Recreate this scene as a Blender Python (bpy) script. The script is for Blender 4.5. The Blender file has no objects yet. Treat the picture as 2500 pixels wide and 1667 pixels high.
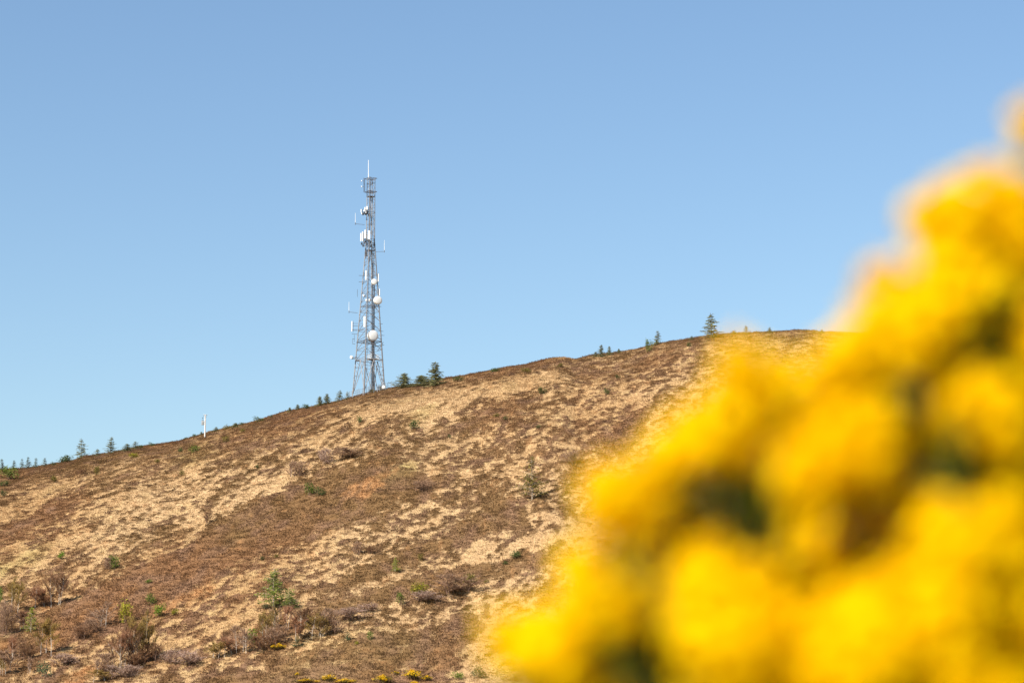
import bpy, math, random
import numpy as np
from mathutils import Vector, Matrix

rnd = random.Random(7)
rng = np.random.default_rng(11)
scene = bpy.context.scene
COL = scene.collection
R = math.radians

# ------------------------------------------------------------------ camera model (photo is 2500 x 1667)
PW, PH = 2500.0, 1667.0
LENS, SENSOR = 85.0, 36.0
PITCH = R(10.0)
CAMZ = 1.7
KPX = SENSOR / LENS / PW


def ray(px, py):
    """photo pixel -> (u, e): x/y and (z - camz)/y of the ray through it"""
    X = (np.asarray(px, float) - PW / 2) * KPX
    V = -(np.asarray(py, float) - PH / 2) * KPX
    y = math.cos(PITCH) - V * math.sin(PITCH)
    z = math.sin(PITCH) + V * math.cos(PITCH)
    return X / y, z / y


def unray(u, e):
    c, s = math.cos(PITCH), math.sin(PITCH)
    V = (e * c - s) / (c + e * s)
    X = u * (c - V * s)
    return X / KPX + PW / 2, -V / KPX + PH / 2


def at(px, py, Y):
    u, e = ray(px, py)
    return Vector((float(u) * Y, Y, CAMZ + float(e) * Y))


# ------------------------------------------------------------------ noise
def lattice(seed):
    return np.random.default_rng(seed).random((256, 256)).astype(np.float32)


def vnoise(x, y, lat):
    xi = np.floor(x).astype(np.int64); yi = np.floor(y).astype(np.int64)
    fx = x - xi; fy = y - yi
    fx = fx * fx * (3 - 2 * fx); fy = fy * fy * (3 - 2 * fy)
    x0 = xi & 255; x1 = (xi + 1) & 255; y0 = yi & 255; y1 = (yi + 1) & 255
    a = lat[y0, x0] * (1 - fx) + lat[y0, x1] * fx
    b = lat[y1, x0] * (1 - fx) + lat[y1, x1] * fx
    return a * (1 - fy) + b * fy


def fbm(x, y, seed, octs=4, gain=0.5, lac=2.03):
    v = 0; amp = 1; tot = 0
    for k in range(octs):
        v = v + amp * vnoise(x + 17.3 * k, y - 9.1 * k, lattice(seed + k)); tot += amp
        amp *= gain; x = x * lac; y = y * lac
    return v / tot


# ------------------------------------------------------------------ materials
def new_mat(name):
    m = bpy.data.materials.new(name); m.use_nodes = True
    nt = m.node_tree
    b = nt.nodes['Principled BSDF']
    return m, nt, b


def mat_plain(name, col, rough=0.6, metal=0.0, var=0.25, scale=6.0, spec=0.3):
    m, nt, b = new_mat(name)
    tc = nt.nodes.new('ShaderNodeTexCoord')
    n = nt.nodes.new('ShaderNodeTexNoise'); n.inputs['Scale'].default_value = scale; n.inputs['Detail'].default_value = 5
    nt.links.new(tc.outputs['Object'], n.inputs['Vector'])
    mp = nt.nodes.new('ShaderNodeMapRange')
    mp.inputs['From Min'].default_value = 0.3; mp.inputs['From Max'].default_value = 0.7
    mp.inputs['To Min'].default_value = 1 - var; mp.inputs['To Max'].default_value = 1 + var
    nt.links.new(n.outputs['Fac'], mp.inputs['Value'])
    mx = nt.nodes.new('ShaderNodeMix'); mx.data_type = 'RGBA'; mx.blend_type = 'MULTIPLY'; mx.inputs['Factor'].default_value = 1
    mx.inputs['A'].default_value = (*col, 1)
    nt.links.new(mp.outputs['Result'], mx.inputs['B'])
    nt.links.new(mx.outputs['Result'], b.inputs['Base Color'])
    b.inputs['Roughness'].default_value = rough; b.inputs['Metallic'].default_value = metal
    b.inputs['Specular IOR Level'].default_value = spec
    return m


def mat_leaf(name, col, trans=0.25, var=0.35, hue=(1.25, 1.1, 0.8), spec=0.1):
    """foliage: colour varies face by face with a stored random tint, some light passes through"""
    m, nt, b = new_mat(name)
    at_ = nt.nodes.new('ShaderNodeAttribute'); at_.attribute_name = 'tint'
    oi = nt.nodes.new('ShaderNodeObjectInfo')
    ad = nt.nodes.new('ShaderNodeMath'); ad.operation = 'MULTIPLY_ADD'; ad.inputs[1].default_value = 0.25; ad.use_clamp = True
    nt.links.new(oi.outputs['Random'], ad.inputs[0]); nt.links.new(at_.outputs['Fac'], ad.inputs[2])
    cr = nt.nodes.new('ShaderNodeMix'); cr.data_type = 'RGBA'
    cr.inputs['A'].default_value = (col[0] * (1 - var), col[1] * (1 - var), col[2] * (1 - var), 1)
    cr.inputs['B'].default_value = (col[0] * (1 + var) * hue[0], col[1] * (1 + var) * hue[1], col[2] * (1 + var) * hue[2], 1)
    nt.links.new(ad.outputs[0], cr.inputs['Factor'])
    df = nt.nodes.new('ShaderNodeBsdfDiffuse'); tr = nt.nodes.new('ShaderNodeBsdfTranslucent')
    nt.links.new(cr.outputs['Result'], df.inputs['Color']); nt.links.new(cr.outputs['Result'], tr.inputs['Color'])
    ms = nt.nodes.new('ShaderNodeMixShader'); ms.inputs[0].default_value = trans
    nt.links.new(df.outputs[0], ms.inputs[1]); nt.links.new(tr.outputs[0], ms.inputs[2])
    nt.links.new(ms.outputs[0], nt.nodes['Material Output'].inputs['Surface'])
    nt.nodes.remove(b)
    return m


def mat_veg(name, trans=0.2):
    """hill vegetation: species colour is stored per plant, node noise breaks it up"""
    m, nt, b = new_mat(name)
    at_ = nt.nodes.new('ShaderNodeAttribute'); at_.attribute_name = 'species'
    tc = nt.nodes.new('ShaderNodeTexCoord')
    n = nt.nodes.new('ShaderNodeTexNoise'); n.inputs['Scale'].default_value = 1.3; n.inputs['Detail'].default_value = 6
    n.inputs['Roughness'].default_value = 0.7
    nt.links.new(tc.outputs['Object'], n.inputs['Vector'])
    mp = nt.nodes.new('ShaderNodeMapRange')
    mp.inputs['From Min'].default_value = 0.3; mp.inputs['From Max'].default_value = 0.7
    mp.inputs['To Min'].default_value = 0.80; mp.inputs['To Max'].default_value = 1.20
    nt.links.new(n.outputs['Fac'], mp.inputs['Value'])
    mx = nt.nodes.new('ShaderNodeMix'); mx.data_type = 'RGBA'; mx.blend_type = 'MULTIPLY'; mx.inputs['Factor'].default_value = 1
    nt.links.new(at_.outputs['Color'], mx.inputs['A']); nt.links.new(mp.outputs['Result'], mx.inputs['B'])
    df = nt.nodes.new('ShaderNodeBsdfDiffuse'); df.inputs['Roughness'].default_value = 0.5
    nt.links.new(mx.outputs['Result'], df.inputs['Color'])
    out = nt.nodes['Material Output']
    if trans > 0:
        tr = nt.nodes.new('ShaderNodeBsdfTranslucent'); nt.links.new(mx.outputs['Result'], tr.inputs['Color'])
        ms = nt.nodes.new('ShaderNodeMixShader'); ms.inputs[0].default_value = trans
        nt.links.new(df.outputs[0], ms.inputs[1]); nt.links.new(tr.outputs[0], ms.inputs[2])
        nt.links.new(ms.outputs[0], out.inputs['Surface'])
    else:
        nt.links.new(df.outputs[0], out.inputs['Surface'])
    nt.nodes.remove(b)
    return m


# ------------------------------------------------------------------ mesh helpers
def mesh_np(name, V, F, mat, tint=None, species=None, smooth=False):
    V = np.asarray(V, np.float32); F = np.asarray(F, np.int32)
    k = F.shape[1]
    me = bpy.data.meshes.new(name)
    me.vertices.add(len(V)); me.vertices.foreach_set('co', V.ravel())
    me.loops.add(F.size); me.loops.foreach_set('vertex_index', F.ravel())
    me.polygons.add(len(F)); me.polygons.foreach_set('loop_start', np.arange(0, F.size, k, dtype=np.int32))
    if smooth:
        me.polygons.foreach_set('use_smooth', np.ones(len(F), bool))
    if tint is not None:
        a = me.attributes.new('tint', 'FLOAT', 'POINT'); a.data.foreach_set('value', np.asarray(tint, np.float32))
    if species is not None:
        a = me.attributes.new('species', 'FLOAT_COLOR', 'POINT')
        C = np.ones((len(V), 4), np.float32); C[:, :3] = species
        a.data.foreach_set('color', C.ravel())
    me.update(calc_edges=True)
    me.materials.append(mat)
    return me


class MB:
    def __init__(self): self.v = []; self.f = []; self.t = []
    def add(self, vs, fs, t=None):
        o = len(self.v); self.v.extend(tuple(p) for p in vs); self.f.extend(tuple(i + o for i in f) for f in fs)
        t = rnd.random() if t is None else t
        self.t.extend([t] * len(vs))
    def tube(self, pts, rads, n=6, cap=True, t=None):
        pts = [Vector(p) for p in pts]; rings = []
        for i, p in enumerate(pts):
            d = (pts[min(i + 1, len(pts) - 1)] - pts[max(i - 1, 0)]).normalized()
            a = d.cross(Vector((0, 0, 1)) if abs(d.z) < .9 else Vector((1, 0, 0))).normalized(); b = d.cross(a)
            r = rads[i] if isinstance(rads, (list, tuple)) else rads
            rings.append([p + a * (r * math.cos(2 * math.pi * k / n)) + b * (r * math.sin(2 * math.pi * k / n)) for k in range(n)])
        vs = [q for r_ in rings for q in r_]; fs = []
        for i in range(len(rings) - 1):
            for k in range(n):
                fs.append((i * n + k, i * n + (k + 1) % n, (i + 1) * n + (k + 1) % n, (i + 1) * n + k))
        if cap:
            fs.append(tuple(range(n - 1, -1, -1))); fs.append(tuple((len(rings) - 1) * n + k for k in range(n)))
        self.add(vs, fs, t)
    def box(self, c, s, rz=0, t=None):
        c = Vector(c); cr, sr = math.cos(rz), math.sin(rz); vs = []
        for dx, dy, dz in ((-1, -1, -1), (1, -1, -1), (1, 1, -1), (-1, 1, -1), (-1, -1, 1), (1, -1, 1), (1, 1, 1), (-1, 1, 1)):
            x, y = dx * s[0] / 2, dy * s[1] / 2
            vs.append(c + Vector((x * cr - y * sr, x * sr + y * cr, dz * s[2] / 2)))
        self.add(vs, [(3, 2, 1, 0), (4, 5, 6, 7), (0, 1, 5, 4), (1, 2, 6, 5), (2, 3, 7, 6), (3, 0, 4, 7)], t)
    def lathe(self, c, axis, prof, n=24, t=None):
        """prof: list of (distance along axis, radius)"""
        d = Vector(axis).normalized(); a = d.cross(Vector((0, 0, 1))).normalized(); b = d.cross(a); vs = []; fs = []
        for h, r in prof:
            for k in range(n):
                an = 2 * math.pi * k / n
                vs.append(Vector(c) + d * h + a * (r * math.cos(an)) + b * (r * math.sin(an)))
        for i in range(len(prof) - 1):
            for k in range(n):
                fs.append((i * n + k, i * n + (k + 1) % n, (i + 1) * n + (k + 1) % n, (i + 1) * n + k))
        self.add(vs, fs, t)
    def tri(self, a, b, c, t=None): self.add((a, b, c), [(0, 1, 2)], t)
    def quad(self, a, b, c, d, t=None): self.add((a, b, c, d), [(0, 1, 2, 3)], t)
    def mesh(self, name, mat, smooth=False):
        me = bpy.data.meshes.new(name); me.from_pydata([tuple(p) for p in self.v], [], self.f)
        a = me.attributes.new('tint', 'FLOAT', 'POINT'); a.data.foreach_set('value', np.asarray(self.t, np.float32))
        if smooth:
            me.polygons.foreach_set('use_smooth', np.ones(len(me.polygons), bool))
        me.update(); me.materials.append(mat); return me


def link(name, me, parent=None, loc=None):
    o = bpy.data.objects.new(name, me); COL.objects.link(o)
    if parent: o.parent = parent
    if loc is not None: o.location = loc
    return o


def tag(o, label, cat, group=None, kind=None):
    o['label'] = label
    if cat: o['category'] = cat
    if group: o['group'] = group
    if kind: o['kind'] = kind
    return o


def empty(name, loc, label, cat, group=None):
    o = bpy.data.objects.new(name, None); COL.objects.link(o); o.location = loc; o.empty_display_size = 0.3
    return tag(o, label, cat, group)


# ------------------------------------------------------------------ the hill
SKY = [(-900, 1330), (-300, 1215), (0, 1151), (68, 1147.7), (136, 1136), (180, 1129), (204, 1119), (272, 1110), (340, 1095), (408, 1086), (442, 1081),
       (476, 1070), (500, 1062.6), (510, 1058.6), (544, 1051), (612, 1035.5), (680, 1015), (714, 1005), (750, 1000), (768, 996), (800, 988),
       (836, 981), (870, 972), (904, 962), (953, 952), (1004, 943), (1040, 939), (1082, 928), (1134, 921), (1200, 909), (1250, 899), (1285, 895),
       (1325, 884), (1350, 878.4), (1375, 876), (1403, 882), (1450, 871), (1500, 865.6), (1550, 857.5), (1610, 842.7), (1680, 832), (1740, 822),
       (1800, 818), (1900, 814), (1950, 810), (1980, 811), (2000, 814), (2100, 818), (2250, 826), (2500, 846), (2900, 890), (3600, 990)]
_u, _e = ray(np.array([p[0] for p in SKY]), np.array([p[1] for p in SKY]))
SU, SE = _u, _e + 0.0004

_ys = np.arange(240, 901, 0.5)
_sl = np.interp(_ys, [240, 300, 335, 355, 440, 585, 700, 760, 900], [0.10, 0.13, 0.20, 0.36, 0.38, 0.0, -0.10, -0.22, -0.30])
_g = np.concatenate([[0], np.cumsum((_sl[1:] + _sl[:-1]) / 2 * 0.5)]) - 1.5


def gfun(u, y):
    X = u * y
    und = (fbm(X / 38 + 5, y / 75, 301, 3) - 0.5) * 3.2 + (fbm((X * 0.8 + y * 0.35) / 16 + 40, (y * .4 - X * .3) / 30, 331, 3) - 0.5) * 1.6
    return np.interp(y, _ys, _g) + und * np.clip((y - 300) / 60, 0, 1)


# per-direction height scale so that the crest stands where the photograph shows it
SG = np.concatenate([np.linspace(-0.65, -0.24, 42)[:-1], np.linspace(-0.24, 0.24, 1041), np.linspace(0.24, 0.65, 42)[1:]])
_yy = np.arange(400, 640, 2.0)
_gt = gfun(SG[:, None], _yy[None, :])
_et = np.interp(SG, SU, SE)
SCALE = np.min((_et[:, None] * _yy[None, :] + CAMZ) / _gt, axis=1)


def hz(u, y):
    return np.interp(u, SG, SCALE) * gfun(u, y)


def ground_at(px, py, behind=0.0):
    u, e = ray(px, py); u = float(u); e = float(e)
    y = np.arange(290, 640, 0.25)
    z = hz(np.full_like(y, u), y); el = (z - CAMZ) / y
    k = int(np.argmax(el))
    hit = np.nonzero(el[:k + 1] >= e)[0]
    i = int(hit[0]) if len(hit) else k
    Y = float(y[i]) + behind
    return Vector((u * Y, Y, float(hz(np.array([u]), np.array([Y]))[0])))


# ---- vegetation cover, drawn on the hill in photo coordinates /0.9408 and stored on the ground itself
def raster(polys, base, blur):
    W, H = 294, 196
    gx, gy = np.meshgrid((np.arange(W) + .5) * 8, (np.arange(H) + .5) * 8)
    A = np.full((H, W), base, np.float32)
    for val, pts in polys:
        ins = np.zeros((H, W), bool); n = len(pts)
        for i in range(n):
            x0, y0 = pts[i]; x1, y1 = pts[(i + 1) % n]
            if y0 == y1: continue
            c = ((gy < y0) != (gy < y1)) & (gx < (x1 - x0) * (gy - y0) / (y1 - y0) + x0)
            ins ^= c
        A[ins] = val
    for _ in range(blur):
        P = np.pad(A, 1, mode='edge')
        A = (P[:-2, 1:-1] + P[2:, 1:-1] + P[1:-1, :-2] + P[1:-1, 2:] + 2 * A) / 6
    return A


COVER = raster([
    (.62, [(0, 1230), (100, 1150), (250, 1090), (430, 1035), (620, 965), (760, 925), (800, 950), (700, 1010), (560, 1065), (400, 1110), (250, 1170), (100, 1220), (0, 1270)]),
    (.88, [(0, 1080), (110, 1060), (250, 1030), (330, 1020), (430, 1000), (440, 1015), (330, 1050), (230, 1060), (190, 1085), (60, 1115), (0, 1135)]),
    (.05, [(0, 1165), (60, 1128), (200, 1090), (225, 1092), (140, 1140), (60, 1180), (0, 1205)]),
    (.90, [(0, 1215), (60, 1190), (130, 1150), (200, 1125), (240, 1120), (160, 1170), (60, 1225), (0, 1255)]),
    (.20, [(180, 1165), (330, 1110), (470, 1050), (500, 1060), (430, 1130), (420, 1180), (300, 1230), (160, 1290), (0, 1320), (0, 1290), (120, 1250)]),
    (.07, [(800, 960), (840, 935), (1000, 895), (1100, 875), (1200, 855), (1290, 846), (1280, 880), (1100, 925), (960, 955), (880, 955), (800, 1015), (740, 1050), (690, 1020), (760, 980)]),
    (.30, [(700, 1000), (800, 950), (850, 985), (800, 1020), (720, 1040)]),
    (.92, [(815, 1002), (850, 975), (930, 963), (912, 985), (850, 1012)]),
    (.85, [(925, 1005), (1000, 975), (1090, 943), (1190, 915), (1240, 905), (1180, 945), (1080, 990), (960, 1012)]),
    (.86, [(1090, 960), (1180, 915), (1220, 925), (1160, 965), (1100, 985)]),
    (.50, [(1000, 1070), (1100, 1040), (1300, 980), (1560, 910), (1620, 890), (1620, 960), (1480, 990), (1430, 1060), (1330, 1110), (1200, 1115), (1080, 1120)]),
    (.66, [(1290, 860), (1450, 810), (1600, 785), (1640, 800), (1620, 860), (1500, 880), (1350, 900)]),
    (.93, [(1380, 1000), (1440, 965), (1490, 960), (1470, 1000), (1420, 1030), (1380, 1030)]),
    (.42, [(1290, 880), (1500, 850), (1620, 850), (1620, 900), (1480, 930), (1300, 940)]),
    (.10, [(430, 1195), (520, 1150), (600, 1110), (660, 1072), (720, 1068), (700, 1090), (610, 1140), (500, 1195), (440, 1215)]),
    (.97, [(720, 1100), (800, 1070), (900, 1035), (950, 1040), (880, 1075), (960, 1090), (1040, 1100), (1000, 1130), (900, 1150), (860, 1190), (680, 1240), (560, 1290),
           (480, 1330), (400, 1390), (300, 1430), (200, 1480), (120, 1460), (200, 1370), (300, 1300), (440, 1245), (500, 1190), (600, 1140)]),
    (.90, [(1080, 1185), (1150, 1150), (1215, 1155), (1205, 1205), (1130, 1240), (1010, 1250), (950, 1235), (1000, 1200)]),
    (.80, [(1000, 1150), (1100, 1110), (1170, 1110), (1130, 1140), (1040, 1170)]),
    (.13, [(400, 1480), (560, 1395), (680, 1330), (780, 1285), (880, 1255), (1000, 1205), (1080, 1185), (1000, 1240), (870, 1300), (760, 1340), (700, 1385), (560, 1430), (440, 1490)]),
    (.45, [(620, 1350), (760, 1290), (900, 1250), (900, 1290), (780, 1330), (660, 1385)]),
    (.90, [(700, 1355), (830, 1305), (960, 1245), (1050, 1245), (990, 1285), (870, 1330), (740, 1375)]),
    (.18, [(970, 1300), (1060, 1265), (1200, 1235), (1320, 1180), (1330, 1240), (1260, 1262), (1130, 1290), (1000, 1330)]),
    (.90, [(500, 1470), (640, 1425), (800, 1370), (1000, 1310), (1100, 1290), (1250, 1265), (1290, 1275), (1240, 1310), (1100, 1335), (960, 1370), (800, 1410), (640, 1470), (520, 1500)]),
    (.25, [(1080, 1385), (1130, 1365), (1200, 1345), (1300, 1310), (1310, 1330), (1200, 1380), (1110, 1425)]),
    (.88, [(430, 1568), (700, 1492), (900, 1450), (1050, 1415), (1120, 1420), (1090, 1480), (1060, 1520), (1000, 1568)]),
    (.28, [(560, 1540), (700, 1478), (760, 1470), (700, 1500), (600, 1545)]),
    (.16, [(1050, 1500), (1110, 1478), (1190, 1540), (1170, 1568), (1040, 1568)]),
    (.18, [(100, 1568), (240, 1500), (380, 1440), (470, 1430), (380, 1500), (260, 1568)]),
    (.55, [(0, 1340), (120, 1310), (260, 1265), (330, 1270), (240, 1320), (120, 1360), (0, 1400)]),
    (.85, [(0, 1400), (90, 1380), (180, 1400), (150, 1480), (60, 1540), (0, 1568)]),
    (.94, [(1040, 882), (1130, 855), (1220, 838), (1275, 826), (1300, 830), (1220, 846), (1140, 862), (1060, 885)]),
    (.80, [(600, 970), (700, 940), (800, 918), (850, 910), (850, 917), (740, 940), (640, 975)]),
    (.85, [(850, 905), (980, 890), (1040, 880), (1040, 886), (980, 896), (860, 915)]),
], 0.42, 2)
BRACK = raster([
    (1, [(350, 1398), (430, 1358), (490, 1340), (505, 1352), (420, 1392), (360, 1415)]), (1, [(790, 1125), (880, 1080), (930, 1068), (920, 1085), (840, 1150), (790, 1145)]),
    (.8, [(245, 1385), (300, 1352), (320, 1345), (280, 1390), (180, 1435), (160, 1430)]), (1, [(85, 1490), (130, 1458), (165, 1440), (160, 1455), (110, 1495)]),
    (1, [(130, 1568), (170, 1540), (230, 1518), (230, 1535), (190, 1568)]), (.8, [(0, 1480), (25, 1460), (25, 1485), (0, 1510)]), (.7, [(210, 1258), (250, 1245), (260, 1262), (220, 1275)]),
    (.7, [(300, 1440), (350, 1420), (360, 1430), (310, 1460)]), (.6, [(60, 1370), (140, 1350), (140, 1400), (60, 1400)]), (.6, [(490, 1265), (560, 1240), (570, 1252), (500, 1280)])], 0.0, 2)
GREEN = raster([
    (.8, [(870, 1100), (930, 1062), (960, 1065), (940, 1085), (890, 1110)]), (.5, [(930, 955), (1000, 930), (1010, 945), (950, 970)]), (.5, [(0, 1295), (120, 1245), (120, 1265), (0, 1330)]),
    (.4, [(380, 1060), (480, 1020), (510, 1030), (440, 1075)]), (.2, [(700, 1450), (900, 1440), (1000, 1480), (900, 1568), (600, 1568)]), (.4, [(510, 1240), (560, 1215), (570, 1230), (520, 1260)])], 0.0, 4)


def samp(A, px, py):
    x = np.clip(px * 0.9408 / 8 - .5, 0, A.shape[1] - 1.01); y = np.clip(py * 0.9408 / 8 - .5, 0, A.shape[0] - 1.01)
    xi = x.astype(int); yi = y.astype(int); fx = x - xi; fy = y - yi
    return (A[yi, xi] * (1 - fx) + A[yi, xi + 1] * fx) * (1 - fy) + (A[yi + 1, xi] * (1 - fx) + A[yi + 1, xi + 1] * fx) * fy


ca, sa = math.cos(R(24)), math.sin(R(24))


def patchy(X, Y):
    a = X; b = Y / 3.0
    s = a * ca + b * sa; t = -a * sa + b * ca
    wx = fbm(a / 9, b / 9, 71, 2) * 3
    v = 0.10 * fbm(s / 14 + wx * .3, t / 5.0, 101, 3) + 0.26 * fbm(s / 3.2 + wx, t / 1.5, 121, 2) + 0.64 * fbm((a * .97 + b * .22) / 0.95 + wx, (b * .97 - a * .22) / 0.5, 141, 3, 0.7)
    return v


_tx, _ty = rng.uniform(-110, 110, 150000), rng.uniform(320, 545, 150000)
_sorted = np.sort(patchy(_tx, _ty))[::50]
_q = np.linspace(0, 1, len(_sorted))


def veg(X, Y, Z):
    """-> (margin > 0 where heather grows, bracken, green)"""
    px, py = unray(X / Y, (Z - CAMZ) / Y)
    n = np.interp(patchy(X, Y), _sorted, _q)
    c = samp(COVER, px, py)
    c = np.where(c < .16, c * .6, np.where(c < .7, c + .06, c))
    c = np.where(c > .85, c + (c - .85) * 1.1, c)
    c = np.where(c > .74, c + .05, c)
    global LONE
    LONE = np.clip((.72 - c) / .4, 0, 1)
    return c - n, samp(BRACK, px, py), samp(GREEN, px, py)


def species_cols(X, Y, br, gr, n, old=0):
    f1 = fbm(X / 22, Y / 55, 501, 3)[:, None]; f2 = fbm(X / 2.2 + 9, Y / 5, 521, 3)[:, None]; f3 = rng.random((n, 1))
    gA = np.array([.355, .222, .106]); gB = np.array([.405, .272, .145]); gG = np.array([.34, .27, .10])
    grass = gA + (gB - gA) * np.clip(f1 * 1.8 - .5 + (f2 - .5) * .8, 0, 1)
    grass = grass + (gG - grass) * np.clip(gr[:, None] * 1.0 + (f2 - .55) * .5, 0, .8)
    grass = 1.08 * grass * (0.88 + 0.24 * f3)
    hA = np.array([.168, .088, .043]); hB = np.array([.148, .086, .039]); hC = np.array([.176, .102, .062])
    k = np.clip(f1 * 2.6 - .8, 0, 1)
    heath = hA + (hB - hA) * k
    heath = heath + (hC - heath) * np.clip((f2 - .42) * 2.2, 0, .8)
    heath = heath + (np.array([.170, .118, .044]) - heath) * np.clip(gr[:, None] * .8, 0, .6)
    heath = 1.20 * heath * (0.78 + 0.44 * rng.random((n, 1)))
    heath = heath * (1 - .16 * np.clip(old, 0, 1))[:, None] if np.ndim(old) else heath   # old, woody heather grows in lone clumps
    bk = np.array([.36, .185, .080]) * (0.8 + 0.4 * f3)
    f4 = fbm(X / .9, Y / 2.2, 541, 3)[:, None]; b = np.clip(br[:, None] * 1.3 - f2 * .7 - (f4 - .5) * 2.2 - .05, 0, 1)
    return grass + (bk - grass) * b, heath + (bk - heath) * b * .85


M_SOIL = mat_veg('hillside_turf', 0)
M_HEATH = mat_veg('heather_sprigs', .35)
M_GRASS = mat_veg('dry_grass_blades', .4)

us = SG
ysr = np.concatenate([np.arange(240, 316, 4.0), np.arange(316, 556, 0.42), np.arange(556, 905, 6.0)])
U, Yg = np.meshgrid(us, ysr)
Uf, Yf = U.ravel(), Yg.ravel()
Zf = hz(Uf, Yf); Xf = Uf * Yf
mar, br, gr = veg(Xf, Yf, Zf)
gc, hc = species_cols(Xf, Yf, br, gr, len(Xf), LONE)
w = np.clip(mar * 6 + .5, 0, 1)[:, None]
sp = gc * (1 - w) * .92 + hc * w * .85
Zd = Zf + 0.16 * np.clip(mar * 5, 0, 1) + (fbm(Xf / 1.6, Yf / 1.6, 601, 3) - .5) * .35
nc, nr = len(us), len(ysr)
idx = np.arange(nc * nr).reshape(nr, nc)
F = np.stack([idx[:-1, :-1], idx[:-1, 1:], idx[1:, 1:], idx[1:, :-1]], -1).reshape(-1, 4)
hill = link('hillside', mesh_np('hillside', np.stack([Xf, Yf, Zd], 1), F, M_SOIL, species=sp, smooth=True))
tag(hill, 'broad moorland hillside of pale dry grass and brown heather rising to the right', None, kind='structure')

# low ground round the camera, out to the horizon
gxs = np.array([-6000, -3000, -1500, -700, -300, -120, -50, -20, -8, 0, 8, 20, 50, 120, 300, 700, 1500, 3000, 6000.])
gX, gY = np.meshgrid(gxs, gxs)
gF = np.arange(len(gxs) ** 2).reshape(len(gxs), -1)
gF = np.stack([gF[:-1, :-1], gF[:-1, 1:], gF[1:, 1:], gF[1:, :-1]], -1).reshape(-1, 4)
gZ = -0.02 * np.abs(gX).ravel() ** .5
ground = link('ground', mesh_np('ground', np.stack([gX.ravel(), gY.ravel(), gZ], 1), gF,
                                mat_plain('rough_pasture', (.22, .19, .07), .95, var=.35, scale=.4)))
tag(ground, 'rough low pasture round the foot of the hill', None, kind='structure')


def tufts(P, K, h, wd, spread, lean, cols, hs=None):
    """K blades per plant; P (n,3)"""
    n = len(P)
    P = np.repeat(P, K, 0); C = np.repeat(cols, K, 0); m = len(P)
    H = rng.uniform(h[0], h[1], m) * (1 if hs is None else np.repeat(hs, K))
    W = rng.uniform(wd[0], wd[1], m)
    a = rng.uniform(0, 2 * np.pi, m); rr = spread * np.sqrt(rng.random(m))
    b = P.copy(); b[:, 0] += rr * np.cos(a); b[:, 1] += rr * np.sin(a); b[:, 2] -= .05
    a2 = a + rng.normal(0, .9, m); ln = rng.uniform(lean[0], lean[1], m)
    tip = b.copy(); tip[:, 0] += H * np.sin(ln) * np.cos(a2); tip[:, 1] += H * np.sin(ln) * np.sin(a2); tip[:, 2] += H * np.cos(ln) + .05
    a3 = rng.uniform(0, 2 * np.pi, m)
    d = np.stack([np.cos(a3), np.sin(a3), np.zeros(m)], 1) * (W / 2)[:, None]
    mid = b * .45 + tip * .55
    V = np.empty((m, 4, 3), np.float32)
    V[:, 0] = b; V[:, 1] = mid - d; V[:, 2] = tip; V[:, 3] = mid + d
    Cc = C * (0.88 + .24 * rng.random((m, 1)))
    return V.reshape(-1, 3), np.arange(m * 4, dtype=np.int32).reshape(-1, 4), np.repeat(Cc, 4, 0)


N = 600000
yy = np.sqrt(rng.uniform(318.0 ** 2, 552.0 ** 2, N)); uu = rng.uniform(-.228, .228, N)
xx = uu * yy; zz = hz(uu, yy)
mar, br, gr = veg(xx, yy, zz)
gc, hc = species_cols(xx, yy, br, gr, N, LONE)
ish = mar > rng.normal(0, .035, N)
keep = rng.random(N) < np.where(ish, .78, .6)
sel = ish & keep
P = np.stack([xx, yy, zz], 1)
tall = .75 + .5 * np.clip(mar * 3, 0, 1)
crest = np.interp(uu, SG, np.array(_yy)[np.argmax((SCALE[:, None] * _gt - CAMZ) / _yy, 1)])
tall = tall * (1 + .55 * np.clip(1 - np.abs(yy - crest) / 9, 0, 1) * rng.random(N) * 2)
V, F, C = tufts(P[sel], 10, (.13, .32), (.06, .14), .40, (.3, 1.3), hc[sel], tall[sel])
o = link('heather', mesh_np('heather', V, F, M_HEATH, species=C))
tag(o, 'brown winter heather growing in patches over the hillside', 'heather', kind='stuff')
sel = ~ish & keep
V, F, C = tufts(P[sel], 6, (.14, .36), (.05, .11), .45, (.2, 1.2), gc[sel], tall[sel] ** .7)
o = link('dry_grass', mesh_np('dry_grass', V, F, M_GRASS, species=C))
tag(o, 'pale straw coloured moor grass between the heather patches', 'grass', kind='stuff')
del V, F, C, P

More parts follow.
